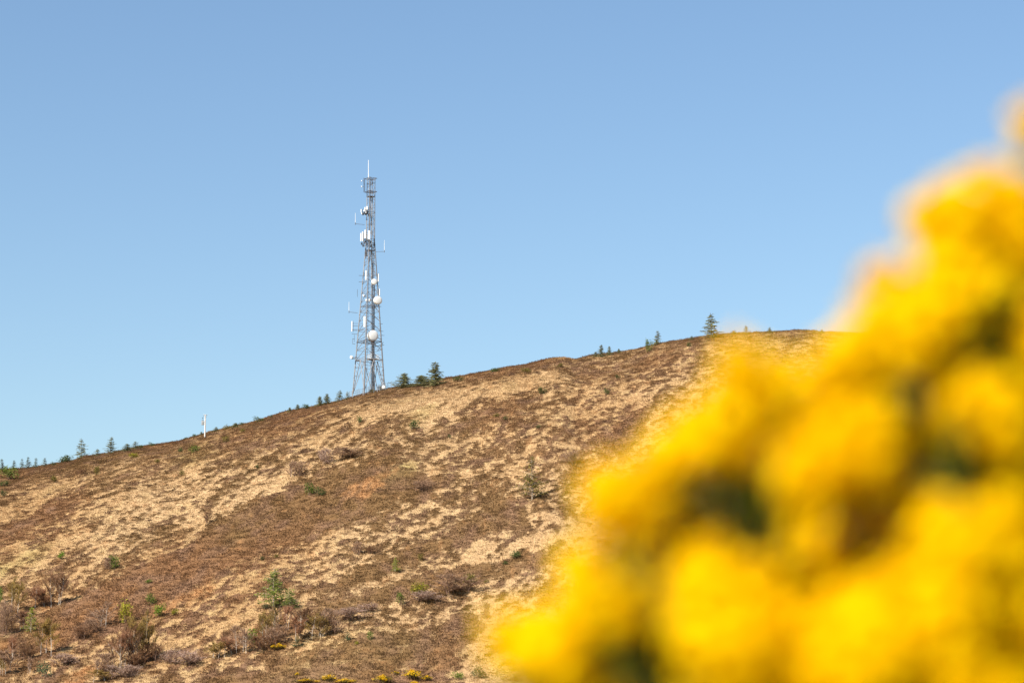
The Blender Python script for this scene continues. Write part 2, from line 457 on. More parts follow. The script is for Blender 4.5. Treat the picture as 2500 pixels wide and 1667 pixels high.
# ------------------------------------------------------------------ plants of the hill
M_BARK = mat_plain('conifer_bark', (.16, .11, .08), .9, scale=4)
M_BIRCH = mat_plain('birch_bark', (.46, .39, .32), .7, scale=5, var=.4)
M_LARCHBARK = mat_plain('larch_bark', (.34, .27, .20), .9, scale=5, var=.3)
M_TWIG = mat_plain('shrub_stem', (.17, .10, .07), .9, scale=4)
LEAF = {
    'spruce': mat_leaf('spruce_needles', (.135, .150, .088), .4, hue=(1.35, 1.2, .9)),
    'bluespruce': mat_leaf('far_spruce_needles', (.10, .13, .11), .2),
    'green': mat_leaf('broom_leaves', (.10, .14, .04), .3),
    'dark': mat_leaf('juniper_leaves', (.062, .088, .038), .25),
    'olive': mat_leaf('olive_leaves', (.13, .115, .04), .25),
    'yellowgreen': mat_leaf('spring_leaves', (.22, .22, .04), .3),
    'bright': mat_leaf('fresh_leaves', (.10, .17, .03), .3),
    'blue': mat_leaf('young_spruce_needles', (.065, .095, .06), .2),
    'larch': mat_leaf('larch_needles', (.17, .22, .065), .4),
    'larchyellow': mat_leaf('young_larch_needles', (.20, .23, .05), .3),
    'purple': mat_leaf('purple_twigs', (.33, .222, .150), .38, hue=(1.05, 1.0, .95)),
    'greytwig': mat_leaf('grey_twigs', (.42, .31, .24), .38, hue=(1.05, 1.0, 1.0)),
    'redtwig': mat_leaf('reddish_twigs', (.32, .185, .115), .38, hue=(1.1, 1., .9)),
    'darktwig': mat_leaf('dark_twigs', (.21, .135, .08), .38, hue=(1.2, 1., .9)),
    'olivetwig': mat_leaf('budding_twigs', (.25, .19, .08), .38),
    'gorse': mat_leaf('gorse_flowers', (.72, .42, .012), .3, var=.2, hue=(1., 1.1, 1.)),
}


def conifer_mesh(seed, tiers, dens, droop, mat, bare=0.0):
    r = random.Random(seed); f = MB(); t = MB()
    t.tube([(0, 0, -.05), (0, 0, .5), (0, 0, 1.0)], [.022, .014, .003], 5)
    for i in range(tiers):
        z = .05 + .93 * (i / tiers) ** .92
        L = .50 * (1 - z) ** (.86 if bare else .95) * r.uniform(.75, 1.12) + .03
        nb = r.randint(5, 8) if z < .85 else 4
        off = r.random() * 6.28
        for k in range(nb):
            if r.random() > dens: continue
            a = off + 6.283 * k / nb + r.uniform(-.3, .3); l = L * r.uniform(.45, 1.25)
            dz = l * (r.uniform(.1, .45) if z > .75 else r.uniform(-.15, .25) - droop)
            d = Vector((math.cos(a), math.sin(a), 0)); s = Vector((-d.y, d.x, 0))
            p0 = Vector((0, 0, z)); p1 = p0 + d * l + Vector((0, 0, dz))
            t.tube([p0, p1], [.006, .002], 3, cap=False)
            m = max(3, int(9 * l / .5) + 2)
            for j in range(m):
                q = p0.lerp(p1, (j + .9) / m) + Vector((0, 0, r.uniform(-.005, .006)))
                wl = (.045 + .10 * l) * (1.25 - .8 * j / m) + .02
                for sg in (-1, 1):
                    tip = q + s * (sg * wl * r.uniform(.7, 1.3)) + d * (wl * r.uniform(.2, .9)) + Vector((0, 0, r.uniform(-.022, .012)))
                    e = Vector((r.uniform(-1, 1), r.uniform(-1, 1), r.uniform(-.3, 1))).normalized() * r.uniform(.014, .025)
                    f.tri(q - e, q + e, tip, r.random())
    for k in range(4):
        a = k * 1.57
        f.tri((-.008, 0, .93), (.008, 0, .93), (.02 * math.cos(a), .02 * math.sin(a), 1.02))
    return f.mesh('crown', mat), t.mesh('trunk', M_BARK)


def larch_mesh(seed, mat, bare):
    r = random.Random(seed); f = MB(); t = MB()
    t.tube([(0, 0, -.04), (.01, 0, .3), (-.005, .01, .65), (.005, 0, 1.0)], [.021, .016, .009, .002], 6)
    for i in range(34):
        z = .12 + .86 * i / 34 + r.uniform(-.01, .01)
        L = .5 * min(1, (1.12 - z) * 1.15) * r.uniform(.45, 1.1)
        if z > bare and r.random() < .5: L *= .5
        for k in range(r.randint(2, 4)):
            a = r.random() * 6.28; l = L * r.uniform(.6, 1.1)
            d = Vector((math.cos(a), math.sin(a), r.uniform(-.1, .3)))
            p0 = Vector((0, 0, z)); p1 = p0 + d * l
            t.tube([p0, p1], [.006, .0015], 3, cap=False)
            if z > bare and r.random() < .75: nn = 2
            else: nn = int(6 + 40 * l)
            for j in range(nn):
                q = p0.lerp(p1, r.uniform(.25, 1.05)) + Vector((r.gauss(0, .02), r.gauss(0, .02), r.gauss(-.012, .015)))
                a1 = Vector((r.gauss(0, 1), r.gauss(0, 1), r.gauss(0, .6))).normalized() * r.uniform(.028, .055)
                a2 = Vector((r.gauss(0, 1), r.gauss(0, 1), r.gauss(0, .6))).normalized() * r.uniform(.028, .055)
                f.tri(q, q + a1, q + a2, r.random())
    return f.mesh('crown', mat), t.mesh('trunk', M_LARCHBARK)


def shrub_mesh(seed, mat, n=420, lobes=4, size=.10, up=0.0):
    r = random.Random(seed); f = MB(); t = MB()
    cs = [(Vector((r.uniform(-.28, .28), r.uniform(-.28, .28), r.uniform(.22, .55))), r.uniform(.2, .34)) for _ in range(lobes)]
    cs.append((Vector((0, 0, .34)), .34))
    for c, rad in cs:
        t.tube([(c.x * .2, c.y * .2, -.12), tuple(c)], [.022, .008], 4)
        for _ in range(n // len(cs)):
            d = Vector((r.gauss(0, 1), r.gauss(0, 1), r.gauss(0, 1))).normalized()
            q = c + d * (rad * r.random() ** .4 * r.uniform(.8, 1.18)); q.z = max(q.z * (.9 + .2 * r.random()), .01)
            a1 = (Vector((r.gauss(0, 1), r.gauss(0, 1), r.gauss(up, .8))).normalized()) * size * r.uniform(.5, 1.2)
            a2 = (Vector((r.gauss(0, 1), r.gauss(0, 1), r.gauss(up, .8))).normalized()) * size * r.uniform(.4, .9)
            f.tri(q, q + a1, q + a2, r.random())
    return f.mesh('foliage', mat), t.mesh('stem', M_TWIG)


def bare_mesh(seed, mat, trunks, white, twigs=1900, crown0=.25):
    """leafless tree or thicket: trunks, boughs and a haze of fine twigs"""
    r = random.Random(seed); f = MB(); t = MB()
    for k in range(trunks):
        x, y = r.uniform(-.28, .28) * (trunks > 1), r.uniform(-.25, .25) * (trunks > 1)
        lx, ly = r.uniform(-.16, .16), r.uniform(-.14, .14); h = r.uniform(.72, .98)
        pts = [Vector((x, y, -.06)), Vector((x + lx * .2, y + ly * .3, h * .33)), Vector((x + lx * .75, y + ly * .7, h * .68)), Vector((x + lx, y + ly, h))]
        t.tube(pts, [.012, .010, .007, .002], 5)
        nb = 15
        for b in range(nb):
            s = r.uniform(crown0, .98); i = min(2, int(s * 3)); p0 = pts[i].lerp(pts[i + 1], s * 3 - i)
            a = r.random() * 6.28; L = r.uniform(.2, .5) * (1.3 - s)
            d = Vector((math.cos(a), math.sin(a), r.uniform(.4, 1.3)))
            p1 = p0 + d * L; pm = p0.lerp(p1, .5) + Vector((0, 0, -.01))
            t.tube([p0, pm, p1], [.005, .0035, .0015], 3, cap=False)
            for j in range(twigs // (trunks * nb)):
                q = p0.lerp(p1, r.uniform(.2, 1.05)); v = (d * .4 + Vector((r.gauss(0, .6), r.gauss(0, .6), r.gauss(.35, .5)))).normalized() * r.uniform(.07, .19)
                s_ = Vector((r.gauss(0, 1), r.gauss(0, 1), 0)).normalized() * r.uniform(.0045, .0095)
                f.tri(q - s_, q + s_, q + v, r.random())
                if r.random() < .5:
                    q2 = q + v * .5; v2 = Vector((r.gauss(0, 1), r.gauss(0, 1), r.gauss(.2, .8))).normalized() * r.uniform(.03, .08)
                    f.tri(q2 - s_, q2 + s_, q2 + v2, r.random())
    return f.mesh('crown', mat), t.mesh('trunk' if white else 'stem', M_BIRCH if white else M_TWIG)


def gorse_mesh(seed):
    r = random.Random(seed)
    f, t = shrub_mesh(seed, LEAF['olive'], 260, 4, .12)
    b = MB()
    for _ in range(26):
        a = r.random() * 6.28; rr = r.uniform(0, .42); c = Vector((rr * math.cos(a), rr * math.sin(a), .72 - rr * .9 + r.uniform(-.1, .12)))
        for k in range(16):
            q = c + Vector((r.gauss(0, .05), r.gauss(0, .05), r.gauss(0, .06)))
            a1 = Vector((r.gauss(0, 1), r.gauss(0, 1), r.gauss(0, 1))).normalized() * .06; a2 = Vector((r.gauss(0, 1), r.gauss(0, 1), r.gauss(0, 1))).normalized() * .06
            b.tri(q, q + a1, q + a2, r.random())
    return f, t, b.mesh('blossom', LEAF['gorse'])


KIND = {}
def proto(kind, v):
    if (kind, v) in KIND: return KIND[(kind, v)]
    s = 100 + 37 * v + sum(map(ord, kind))
    if kind == 'spruce': r = conifer_mesh(s, 15 + v % 3, .93, .06, LEAF['spruce'])
    elif kind == 'bushspruce': r = conifer_mesh(s, 17, .97, .03, LEAF['spruce'], .9)
    elif kind == 'thinspruce': r = conifer_mesh(s, 13, .78, .02, LEAF['spruce'])
    elif kind == 'farspruce': r = conifer_mesh(s, 13, .8, .0, LEAF['bluespruce'])
    elif kind == 'bluespruce': r = conifer_mesh(s, 11, .98, -.1, LEAF['blue'])
    elif kind == 'larch': r = larch_mesh(s, LEAF['larch'], .8)
    elif kind == 'barelarch': r = larch_mesh(s, LEAF['olive'], .5)
    elif kind == 'younglarch': r = larch_mesh(s, LEAF['larchyellow'], .95)
    elif kind in ('green', 'dark', 'olive', 'yellowgreen', 'bright', 'blue'): r = shrub_mesh(s, LEAF[kind])
    elif kind == 'whitebirch': r = bare_mesh(s, LEAF['purple'], 2 + v % 2, True)
    elif kind == 'olivebirch': r = bare_mesh(s, LEAF['olivetwig'], 2 + v % 2, True, 2000)
    elif kind == 'redbirch': r = bare_mesh(s, LEAF['redtwig'], 2 + v % 2, True, 2100)
    elif kind == 'darkbirch': r = bare_mesh(s, LEAF['darktwig'], 3, True, 2100)
    elif kind == 'purple': r = bare_mesh(s, LEAF['purple'], 6, False, 2100, .06)
    elif kind == 'grey': r = bare_mesh(s, LEAF['greytwig'], 6, False, 2100, .06)
    elif kind == 'darkbush': r = bare_mesh(s, LEAF['darktwig'], 6, False, 2300, .05)
    elif kind == 'gorse': r = gorse_mesh(s)
    KIND[(kind, v)] = r
    return r


NAMES = {'bushspruce': ('spruce_tree', 'spruce', 'spruces along the skyline'), 'spruce': ('spruce_tree', 'spruce', 'spruces along the skyline'), 'thinspruce': ('spruce_tree', 'spruce', 'spruces along the skyline'),
         'farspruce': ('spruce_tree', 'spruce', 'spruces along the skyline'), 'bluespruce': ('young_spruce', 'young spruce', 'young spruces low on the hill'),
         'larch': ('larch_tree', 'larch', 'larches on the slope'), 'barelarch': ('larch_tree', 'larch', 'larches on the slope'), 'younglarch': ('larch_tree', 'larch', 'larches on the slope'),
         'green': ('green_shrub', 'shrub', 'green shrubs on the hill'), 'dark': ('green_shrub', 'shrub', 'green shrubs on the hill'), 'olive': ('green_shrub', 'shrub', 'green shrubs on the hill'),
         'yellowgreen': ('green_shrub', 'shrub', 'green shrubs on the hill'), 'bright': ('green_shrub', 'shrub', 'green shrubs on the hill'), 'blue': ('green_shrub', 'shrub', 'green shrubs on the hill'),
         'whitebirch': ('bare_birch', 'birch', 'leafless birches on the lower slope'), 'olivebirch': ('bare_birch', 'birch', 'leafless birches on the lower slope'),
         'redbirch': ('bare_birch', 'birch', 'leafless birches on the lower slope'), 'darkbirch': ('bare_birch', 'birch', 'leafless birches on the lower slope'),
         'purple': ('leafless_thicket', 'thicket', 'leafless thickets on the hill'), 'grey': ('leafless_thicket', 'thicket', 'leafless thickets on the hill'),
         'darkbush': ('leafless_thicket', 'thicket', 'leafless thickets on the hill'), 'gorse': ('gorse_shrub', 'gorse', 'gorse in flower at the hill foot')}

# (photo x, photo y of the foot, width px, height px, kind, label)
PLANTS = [
    # --- skyline, left to right
    (6, 1150, 17, 27, 'farspruce', 'bluish spruce at the left edge of the photo, standing behind the ridge'),
    (33, 1149, 15, 22, 'farspruce', 'low bluish spruce, second from the left edge behind the ridge'),
    (53, 1149, 15, 25, 'farspruce', 'bluish spruce, third from the left edge behind the ridge'),
    (68, 1148, 16, 29, 'farspruce', 'tallest of the bluish spruces huddled behind the ridge at far left'),
    (86, 1146, 15, 24, 'farspruce', 'bluish spruce, fifth from the left edge behind the ridge'),
    (108, 1143, 16, 22, 'farspruce', 'rightmost of the bluish spruces huddled behind the ridge at far left'),
    (131, 1138, 14, 9, 'dark', 'tiny dark shrub on the skyline just right of the bluish spruces'),
    (150, 1132, 26, 14, 'dark', 'flat dark shrub on the skyline, lower left half of a pair'),
    (168, 1130, 26, 18, 'dark', 'dark shrub on the skyline, taller right half of a pair'),
    (200, 1120, 27, 45, 'thinspruce', 'thin see-through spruce, left of the two tall ones on the left skyline'),
    (237, 1115, 22, 18, 'thinspruce', 'short wide spruce between the two tall spruces on the left skyline'),
    (269, 1110, 30, 40, 'thinspruce', 'dark full spruce, right of the two tall ones on the left skyline'),
    (309, 1103, 24, 18, 'bushspruce', 'squat olive spruce, left of a touching pair right of the tall dark spruce'),
    (331, 1098, 26, 19, 'thinspruce', 'squat dark spruce, right of a touching pair right of the tall dark spruce'),
    (345, 1095, 12, 8, 'dark', 'tiny dark shrub leaning on the right side of the squat spruce pair'),
    (369, 1091, 14, 10, 'dark', 'lone tiny shrub on bare skyline midway between squat spruces and utility pole'),
    (455, 1074, 10, 7, 'dark', 'tiniest skyline shrub, third to the left of the utility pole'),
    (476, 1068, 12, 8, 'dark', 'tiny skyline shrub, second to the left of the utility pole'),
    (491, 1064, 11, 10, 'spruce', 'tiny dark conifer close to the left of the utility pole'),
    (528, 1055, 20, 12, 'spruce', 'flat little conifer, first to the right of the utility pole'),
    (554, 1050, 15, 11, 'olive', 'little grey-green shrub, second to the right of the utility pole'),
    (575, 1045, 22, 12, 'spruce', 'little wide conifer, third to the right of the utility pole'),
    (590, 1040, 12, 8, 'dark', 'tiny dark shrub touching the third conifer right of the utility pole'),
    (631, 1032, 26, 13, 'dark', 'low dark shrub alone on the skyline halfway from utility pole to mast'),
    (662, 1022, 12, 9, 'spruce', 'tiny dark conifer on the skyline right of the lone low shrub'),
    (707, 1007, 14, 12, 'spruce', 'tiny leftmost conifer of the row climbing towards the mast'),
    (727, 1002, 15, 14, 'spruce', 'second small conifer of the row climbing towards the mast'),
    (750, 1000, 20, 11, 'dark', 'low dark shrub in the row climbing towards the mast'),
    (782, 993, 20, 24, 'spruce', 'narrow conifer touching a taller one left of the mast'),
    (798, 989, 24, 26, 'spruce', 'full olive conifer, third to the left of the mast'),
    (828, 982, 24, 27, 'spruce', 'full pointed conifer, second to the left of the mast'),
    (847, 977, 16, 20, 'thinspruce', 'slim conifer close beside the left leg of the mast'),
    (908, 961, 18, 9, 'olive', 'low olive shrub at the foot of the mast between its legs'),
    (936, 954, 22, 11, 'olive', 'low olive shrub at the foot of the right leg of the mast'),
    (986, 949, 38, 35, 'bushspruce', 'broad bushy conifer, first to the right of the mast'),
    (1031, 944, 40, 26, 'bushspruce', 'low spreading conifer against the left side of the big dark one'),
    (1062, 944, 40, 56, 'bushspruce', 'big dark pointed conifer, tallest on the skyline right of the mast'),
    (1123, 931, 26, 12, 'dark', 'low green shrub on the skyline right of the big dark conifer'),
    (1203, 911, 16, 11, 'dark', 'low shrub on the skyline, left one of a tiny pair at mid ridge'),
    (1217, 909, 14, 9, 'dark', 'low shrub on the skyline, right one of a tiny pair at mid ridge'),
    (1453, 873, 16, 14, 'thinspruce', 'small conifer leaning against a taller one right of the ridge knoll'),
    (1466, 873, 21, 29, 'spruce', 'conifer with a smaller one on its left, right of the ridge knoll'),
    (1488, 869, 14, 22, 'spruce', 'slim conifer second from the knoll on the right-hand ridge'),
    (1511, 863, 12, 11, 'spruce', 'tiny conifer third from the knoll on the right-hand ridge'),
    (1585, 860, 17, 26, 'green', 'rounded green bush at the foot of the bare-looking spruce on the right ridge'),
    (1602, 845, 22, 35, 'thinspruce', 'sparse greyish spruce with a green bush at its foot on the right ridge'),
    (1683, 848, 12, 11, 'dark', 'small dark shrub just below the skyline on the right ridge'),
    (1689, 832, 15, 11, 'thinspruce', 'tiny spruce left of the tallest spruce on the right ridge'),
    (1738, 826, 40, 56, 'thinspruce', 'tallest dark spruce on the right ridge beside the blurred yellow flowers'),
    (1793, 819, 14, 12, 'olive', 'small shrub on the right ridge seen through the blurred yellow edge'),
    (1823, 818, 18, 22, 'thinspruce', 'small spruce on the right ridge seen through the blurred yellow edge'),
    (1880, 815, 16, 15, 'thinspruce', 'small dark spruce on the ridge between two blurred yellow lobes'),
    (2006, 815, 12, 10, 'thinspruce', 'last tiny spruce on the ridge before the flowers cover the skyline'),
    # --- on the slope
    (29, 1171, 40, 26, 'green', 'wide green bush just below the ridge at the left edge'),
    (12, 1188, 28, 14, 'dark', 'flat dark green bush at the left edge under the wide green bush'),
    (9, 1212, 15, 12, 'dark', 'small dark bush at the left edge above the pale grass strip'),
    (132, 1177, 19, 14, 'olive', 'small olive bush in heather left of the pale grass strip'),
    (236, 1160, 18, 16, 'olive', 'small olive bush at the right end of the pale grass strip'),
    (200, 1160, 18, 12, 'darkbush', 'brownish twiggy bush at the upper right of the pale grass strip'),
    (325, 1118, 26, 9, 'yellowgreen', 'low yellowish bush just under the ridge right of the tall dark spruce'),
    (439, 1105, 11, 11, 'dark', 'small dark bush below the ridge, left of the rounder green one'),
    (475, 1105, 25, 16, 'green', 'rounded green bush below and left of the utility pole'),
    (549, 1083, 18, 16, 'olive', 'olive bush below and right of the utility pole'),
    (592, 1056, 12, 10, 'olive', 'tiny olive bush close under the ridge right of the utility pole'),
    (383, 1131, 16, 9, 'olive', 'low olive bush in heather below the squat spruce pair'),
    (444, 1163, 14, 12, 'olive', 'small olive bush amid pale grass straight below the rounded green bush'),
    (630, 1145, 9, 8, 'dark', 'tiny dark bush in speckled heather between utility pole and bare thicket'),
    (721, 1164, 46, 34, 'purple', 'purplish leafless thicket at the upper edge of the dark heather'),
    (713, 1165, 14, 34, 'whitebirch', 'thin white-stemmed birch on the left side of the purplish thicket'),
    (797, 1134, 32, 36, 'grey', 'whitish leafless bush with upright twigs below the mast'),
    (846, 1118, 66, 22, 'purple', 'long low purplish thicket right of the whitish leafless bush'),
    (755, 1212, 24, 28, 'green', 'left half of the twin-lobed green bush in dark heather below the mast'),
    (776, 1212, 24, 21, 'dark', 'right half of the twin-lobed green bush in dark heather below the mast'),
    (510, 1278, 21, 27, 'darkbush', 'small dark leafless bush in the brown heather left of centre'),
    (146, 1367, 17, 17, 'bright', 'small bright green bush in pale grass at the left'),
    (281, 1390, 27, 29, 'green', 'round dark green bush beside a grey thicket at left'),
    (263, 1392, 26, 26, 'purple', 'grey-purple thicket on the left side of the round dark green bush'),
    (362, 1425, 16, 9, 'bright', 'tiny bright green bush in the wide brown heather'),
    (640, 1369, 10, 9, 'dark', 'tiny dark bush, left of two above the green larch'),
    (673, 1364, 12, 9, 'olive', 'tiny olive bush, right of two above the green larch'),
    (875, 1034, 13, 16, 'dark', 'small dark green bush below the right leg of the mast'),
    (1007, 1049, 25, 22, 'dark', 'dark green leaning bush in pale grass below the big dark conifer'),
    (1214, 1020, 16, 11, 'olive', 'low olive bush in heather right of centre, left of a darker one'),
    (1236, 1026, 11, 10, 'dark', 'tiny dark bush in heather right of centre, right of an olive one'),
    (1322, 963, 20, 14, 'dark', 'dark green bush at the upper end of a heather strip below the knoll'),
    (1317, 1048, 12, 9, 'dark', 'tiny dark bush amid speckled grass left of the yellow flowers'),
    (1096, 1070, 8, 8, 'dark', 'tiniest dark bush in the pale grass at mid slope'),
    (1283, 913, 22, 14, 'olive', 'olive bush just below the ridge left of the knoll'),
    (1368, 898, 14, 9, 'olive', 'small olive bush right under the ridge knoll'),
    (1479, 964, 13, 14, 'dark', 'small dark green bush between the knoll and the yellow flowers'),
    (1508, 925, 11, 8, 'dark', 'tiny dark bush high on the slope below the conifers right of the knoll'),
    (1299, 1222, 62, 112, 'barelarch', 'tall sparse larch with a bare top beside the blurred yellow flowers'),
    (1402, 1136, 46, 32, 'purple', 'purplish thicket close to the left edge of the yellow flowers'),
    (1025, 1199, 46, 22, 'purple', 'pale purplish thicket in heather at mid slope below the leaning bush'),
    (874, 1354, 26, 28, 'purple', 'upright purplish thicket at the lower middle of the slope'),
    (905, 1352, 16, 20, 'darkbush', 'small dark leafless bush right of the upright purplish thicket'),
    (965, 1398, 20, 38, 'younglarch', 'faint thin yellowish larch in heather below centre'),
    (1029, 1370, 16, 15, 'olive', 'small olive bush at the left end of a pale grass patch below centre'),
    (1255, 1363, 25, 17, 'dark', 'dark green bush at the right end of the pale strip below the tall larch'),
    (1235, 1380, 14, 9, 'dark', 'tiny dark bush in heather under the end of the pale strip'),
    (1022, 1452, 40, 28, 'yellowgreen', 'yellow-green spiky bush left of the wide purplish thicket'),
    (976, 1477, 20, 24, 'green', 'upright green bush lower left of the yellow-green spiky bush'),
    (1102, 1450, 92, 40, 'purple', 'wide purplish thicket right of the yellow-green spiky bush'),
    (1045, 1468, 60, 22, 'grey', 'low greyish thicket under the yellow-green spiky bush'),
    (1148, 1426, 28, 27, 'olive', 'loose olive bush at the upper right of the wide purplish thicket'),
    (1189, 1424, 13, 9, 'olive', 'tiny olive bush in pale grass right of the wide purplish thicket'),
    (849, 1563, 19, 19, 'bluespruce', 'young blue-green spruce at the bottom middle, left of an olive one'),
    (905, 1564, 15, 20, 'green', 'small upright green bush at the bottom middle, right of a young spruce'),
    (725, 1579, 22, 24, 'bluespruce', 'young blue-green spruce right of the small flowering gorse'),
    (871, 1575, 12, 8, 'yellowgreen', 'tiny yellowish bush at the bottom middle between two green ones'),
    (1121, 1659, 25, 17, 'bright', 'round bright green bush at the bottom edge left of the yellow flowers'),
    (1170, 1654, 31, 22, 'blue', 'blue-grey bush at the bottom edge beside the yellow flowers'),
    # --- lower left
    (668, 1486, 76, 100, 'larch', 'largest green larch with a pale trunk on the lower slope'),
    (707, 1487, 40, 48, 'larch', 'short bright green larch leaning out at right of the largest larch'),
    (653, 1487, 22, 12, 'blue', 'low grey-green bush at the left foot of the largest larch'),
    (680, 1484, 14, 18, 'dark', 'dark bush at the right foot of the largest larch'),
    (371, 1478, 23, 24, 'green', 'green bush above the orange bracken end, upper of two'),
    (386, 1506, 27, 25, 'bright', 'green bush below the orange bracken end, lower of two'),
    (427, 1502, 20, 14, 'yellowgreen', 'pale yellowish bush right of the two green bushes by the bracken'),
    (304, 1524, 34, 46, 'yellowgreen', 'yellow-green bush with rounded crown right of a bare birch'),
    (253, 1532, 52, 48, 'whitebirch', 'spreading reddish birch with forked white trunk left of the yellow-green bush'),
    (226, 1546, 44, 30, 'purple', 'greyish thicket down-left of the spreading birch'),
    (198, 1560, 40, 30, 'darkbush', 'brown thicket low in the heather, left of the greyish one'),
    (75, 1546, 31, 66, 'younglarch', 'slim yellow-green larch at the lower left'),
    (31, 1498, 44, 76, 'olivebirch', 'olive-crowned birch with several pale trunks near the left edge'),
    (92, 1490, 50, 56, 'redbirch', 'reddish-brown birch behind the slim yellow-green larch'),
    (131, 1480, 46, 72, 'darkbirch', 'brown birch highest in the clump on the left, beside the heather slope'),
    (110, 1483, 30, 30, 'darkbush', 'dark twiggy thicket at the foot of the brown birch'),
    (2, 1475, 14, 36, 'green', 'green bush cut by the left edge beside the olive-crowned birch'),
    (14, 1546, 44, 66, 'purple', 'pinkish thicket at the left edge below the olive-crowned birch'),
    (52, 1540, 34, 40, 'redbirch', 'low reddish birch on the left side of the slim larch'),
    (116, 1600, 56, 72, 'olivebirch', 'dark olive birch with a single pale stem below the slim larch'),
    (60, 1612, 38, 36, 'darkbush', 'dark brown thicket above the white birch at bottom left'),
    (34, 1606, 40, 40, 'redbirch', 'reddish birch between the dark thicket and the left edge'),
    (26, 1646, 44, 50, 'whitebirch', 'white-stemmed birch at the bottom left corner'),
    (72, 1644, 18, 34, 'whitebirch', 'small leaning white birch right of the bottom left corner birch'),
    (6, 1650, 20, 44, 'olivebirch', 'olive birch cut by the left edge at the bottom'),
    (109, 1655, 28, 30, 'blue', 'grey-green bush at the bottom left in pale grass'),
    (160, 1625, 60, 26, 'grey', 'low grey thicket in pale grass left of the big birch grove'),
    (281, 1634, 44, 76, 'darkbirch', 'leftmost white-stemmed birch of the big grove at lower left'),
    (297, 1632, 44, 84, 'redbirch', 'second birch from the left in the big grove at lower left'),
    (318, 1624, 46, 88, 'darkbirch', 'middle birch of the big grove at lower left'),
    (333, 1620, 50, 100, 'olivebirch', 'tallest olive-topped birch of the big grove at lower left'),
    (349, 1610, 46, 84, 'olivebirch', 'leaning birch on the right side of the big grove at lower left'),
    (368, 1616, 48, 44, 'darkbush', 'dark round thicket at the right foot of the big birch grove'),
    (330, 1630, 50, 34, 'darkbush', 'dark brushwood under the middle of the big birch grove'),
    (256, 1640, 50, 40, 'purple', 'purplish brushwood at the left foot of the big birch grove'),
    (240, 1650, 16, 34, 'whitebirch', 'lone thin white birch left below the big birch grove'),
    (240, 1664, 60, 24, 'olivebirch', 'low budding birch scrub at the bottom edge left of the lone thin birch'),
    (422, 1622, 40, 30, 'grey', 'pale grey bush right of the big birch grove'),
    (300, 1655, 60, 30, 'grey', 'pale brushwood at the bottom edge below the big birch grove'),
    # --- thicket right of the lower middle
    (470, 1622, 56, 30, 'grey', 'grey thicket at the left end of the long brushwood belt'),
    (520, 1610, 50, 40, 'olivebirch', 'olive low birch at the left end of the long brushwood belt'),
    (560, 1606, 50, 48, 'redbirch', 'reddish birch left of the white forked one in the brushwood belt'),
    (590, 1600, 46, 58, 'whitebirch', 'white forked birch in the left half of the brushwood belt'),
    (618, 1578, 25, 34, 'bright', 'fresh green bush in the middle of the brushwood belt'),
    (640, 1588, 50, 30, 'darkbush', 'dark brushwood under the fresh green bush'),
    (652, 1570, 44, 68, 'olivebirch', 'tall olive birch right of the fresh green bush'),
    (678, 1576, 48, 42, 'purple', 'pinkish thicket directly behind the small flowering gorse'),
    (676, 1538, 24, 44, 'whitebirch', 'thin pale birch below the largest larch'),
    (707, 1540, 30, 50, 'redbirch', 'pair of tall white stems, reddish birch below the bright short larch'),
    (722, 1564, 56, 44, 'redbirch', 'wide reddish birch scrub behind the young blue-green spruce'),
    (742, 1534, 44, 44, 'darkbirch', 'dark reddish birch at the top of the brushwood belt'),
    (768, 1560, 50, 56, 'olivebirch', 'olive birch near the right end of the brushwood belt'),
    (789, 1552, 36, 50, 'whitebirch', 'white-footed birch at the right end of the brushwood belt'),
    (800, 1525, 40, 36, 'purple', 'brown thicket at the upper right end of the brushwood belt'),
    (810, 1548, 40, 30, 'purple', 'mauve thicket at the lower right end of the brushwood belt'),
    (857, 1512, 66, 24, 'grey', 'wide low grey thicket right of the brushwood belt'),
    (900, 1492, 44, 16, 'grey', 'small low grey thicket right of the wide grey one'),
    # --- gorse in flower
    (680, 1586, 32, 18, 'gorse', 'small yellow gorse in front of the brushwood belt, away from the others'),
    (726, 1651, 12, 11, 'gorse', 'tiny yellow gorse standing above the row at the bottom edge'),
    (748, 1668, 46, 13, 'gorse', 'low yellow gorse at the bottom edge, leftmost of the row'),
    (802, 1664, 32, 20, 'gorse', 'pointed yellow gorse second in the row at the bottom edge'),
    (842, 1668, 44, 14, 'gorse', 'low yellow gorse third in the row at the bottom edge'),
    (932, 1668, 42, 22, 'gorse', 'tall yellow gorse fourth in the row at the bottom edge'),
    (966, 1646, 15, 10, 'gorse', 'tiny yellow gorse above the gap between the two largest of the row'),
    (1008, 1660, 40, 30, 'gorse', 'largest yellow gorse, right of the row at the bottom edge'),
    (1012, 1672, 22, 12, 'gorse', 'low yellow gorse under the largest one at the bottom edge'),
    (1042, 1662, 26, 16, 'gorse', 'sparse yellow gorse, rightmost of the row at the bottom edge'),
]

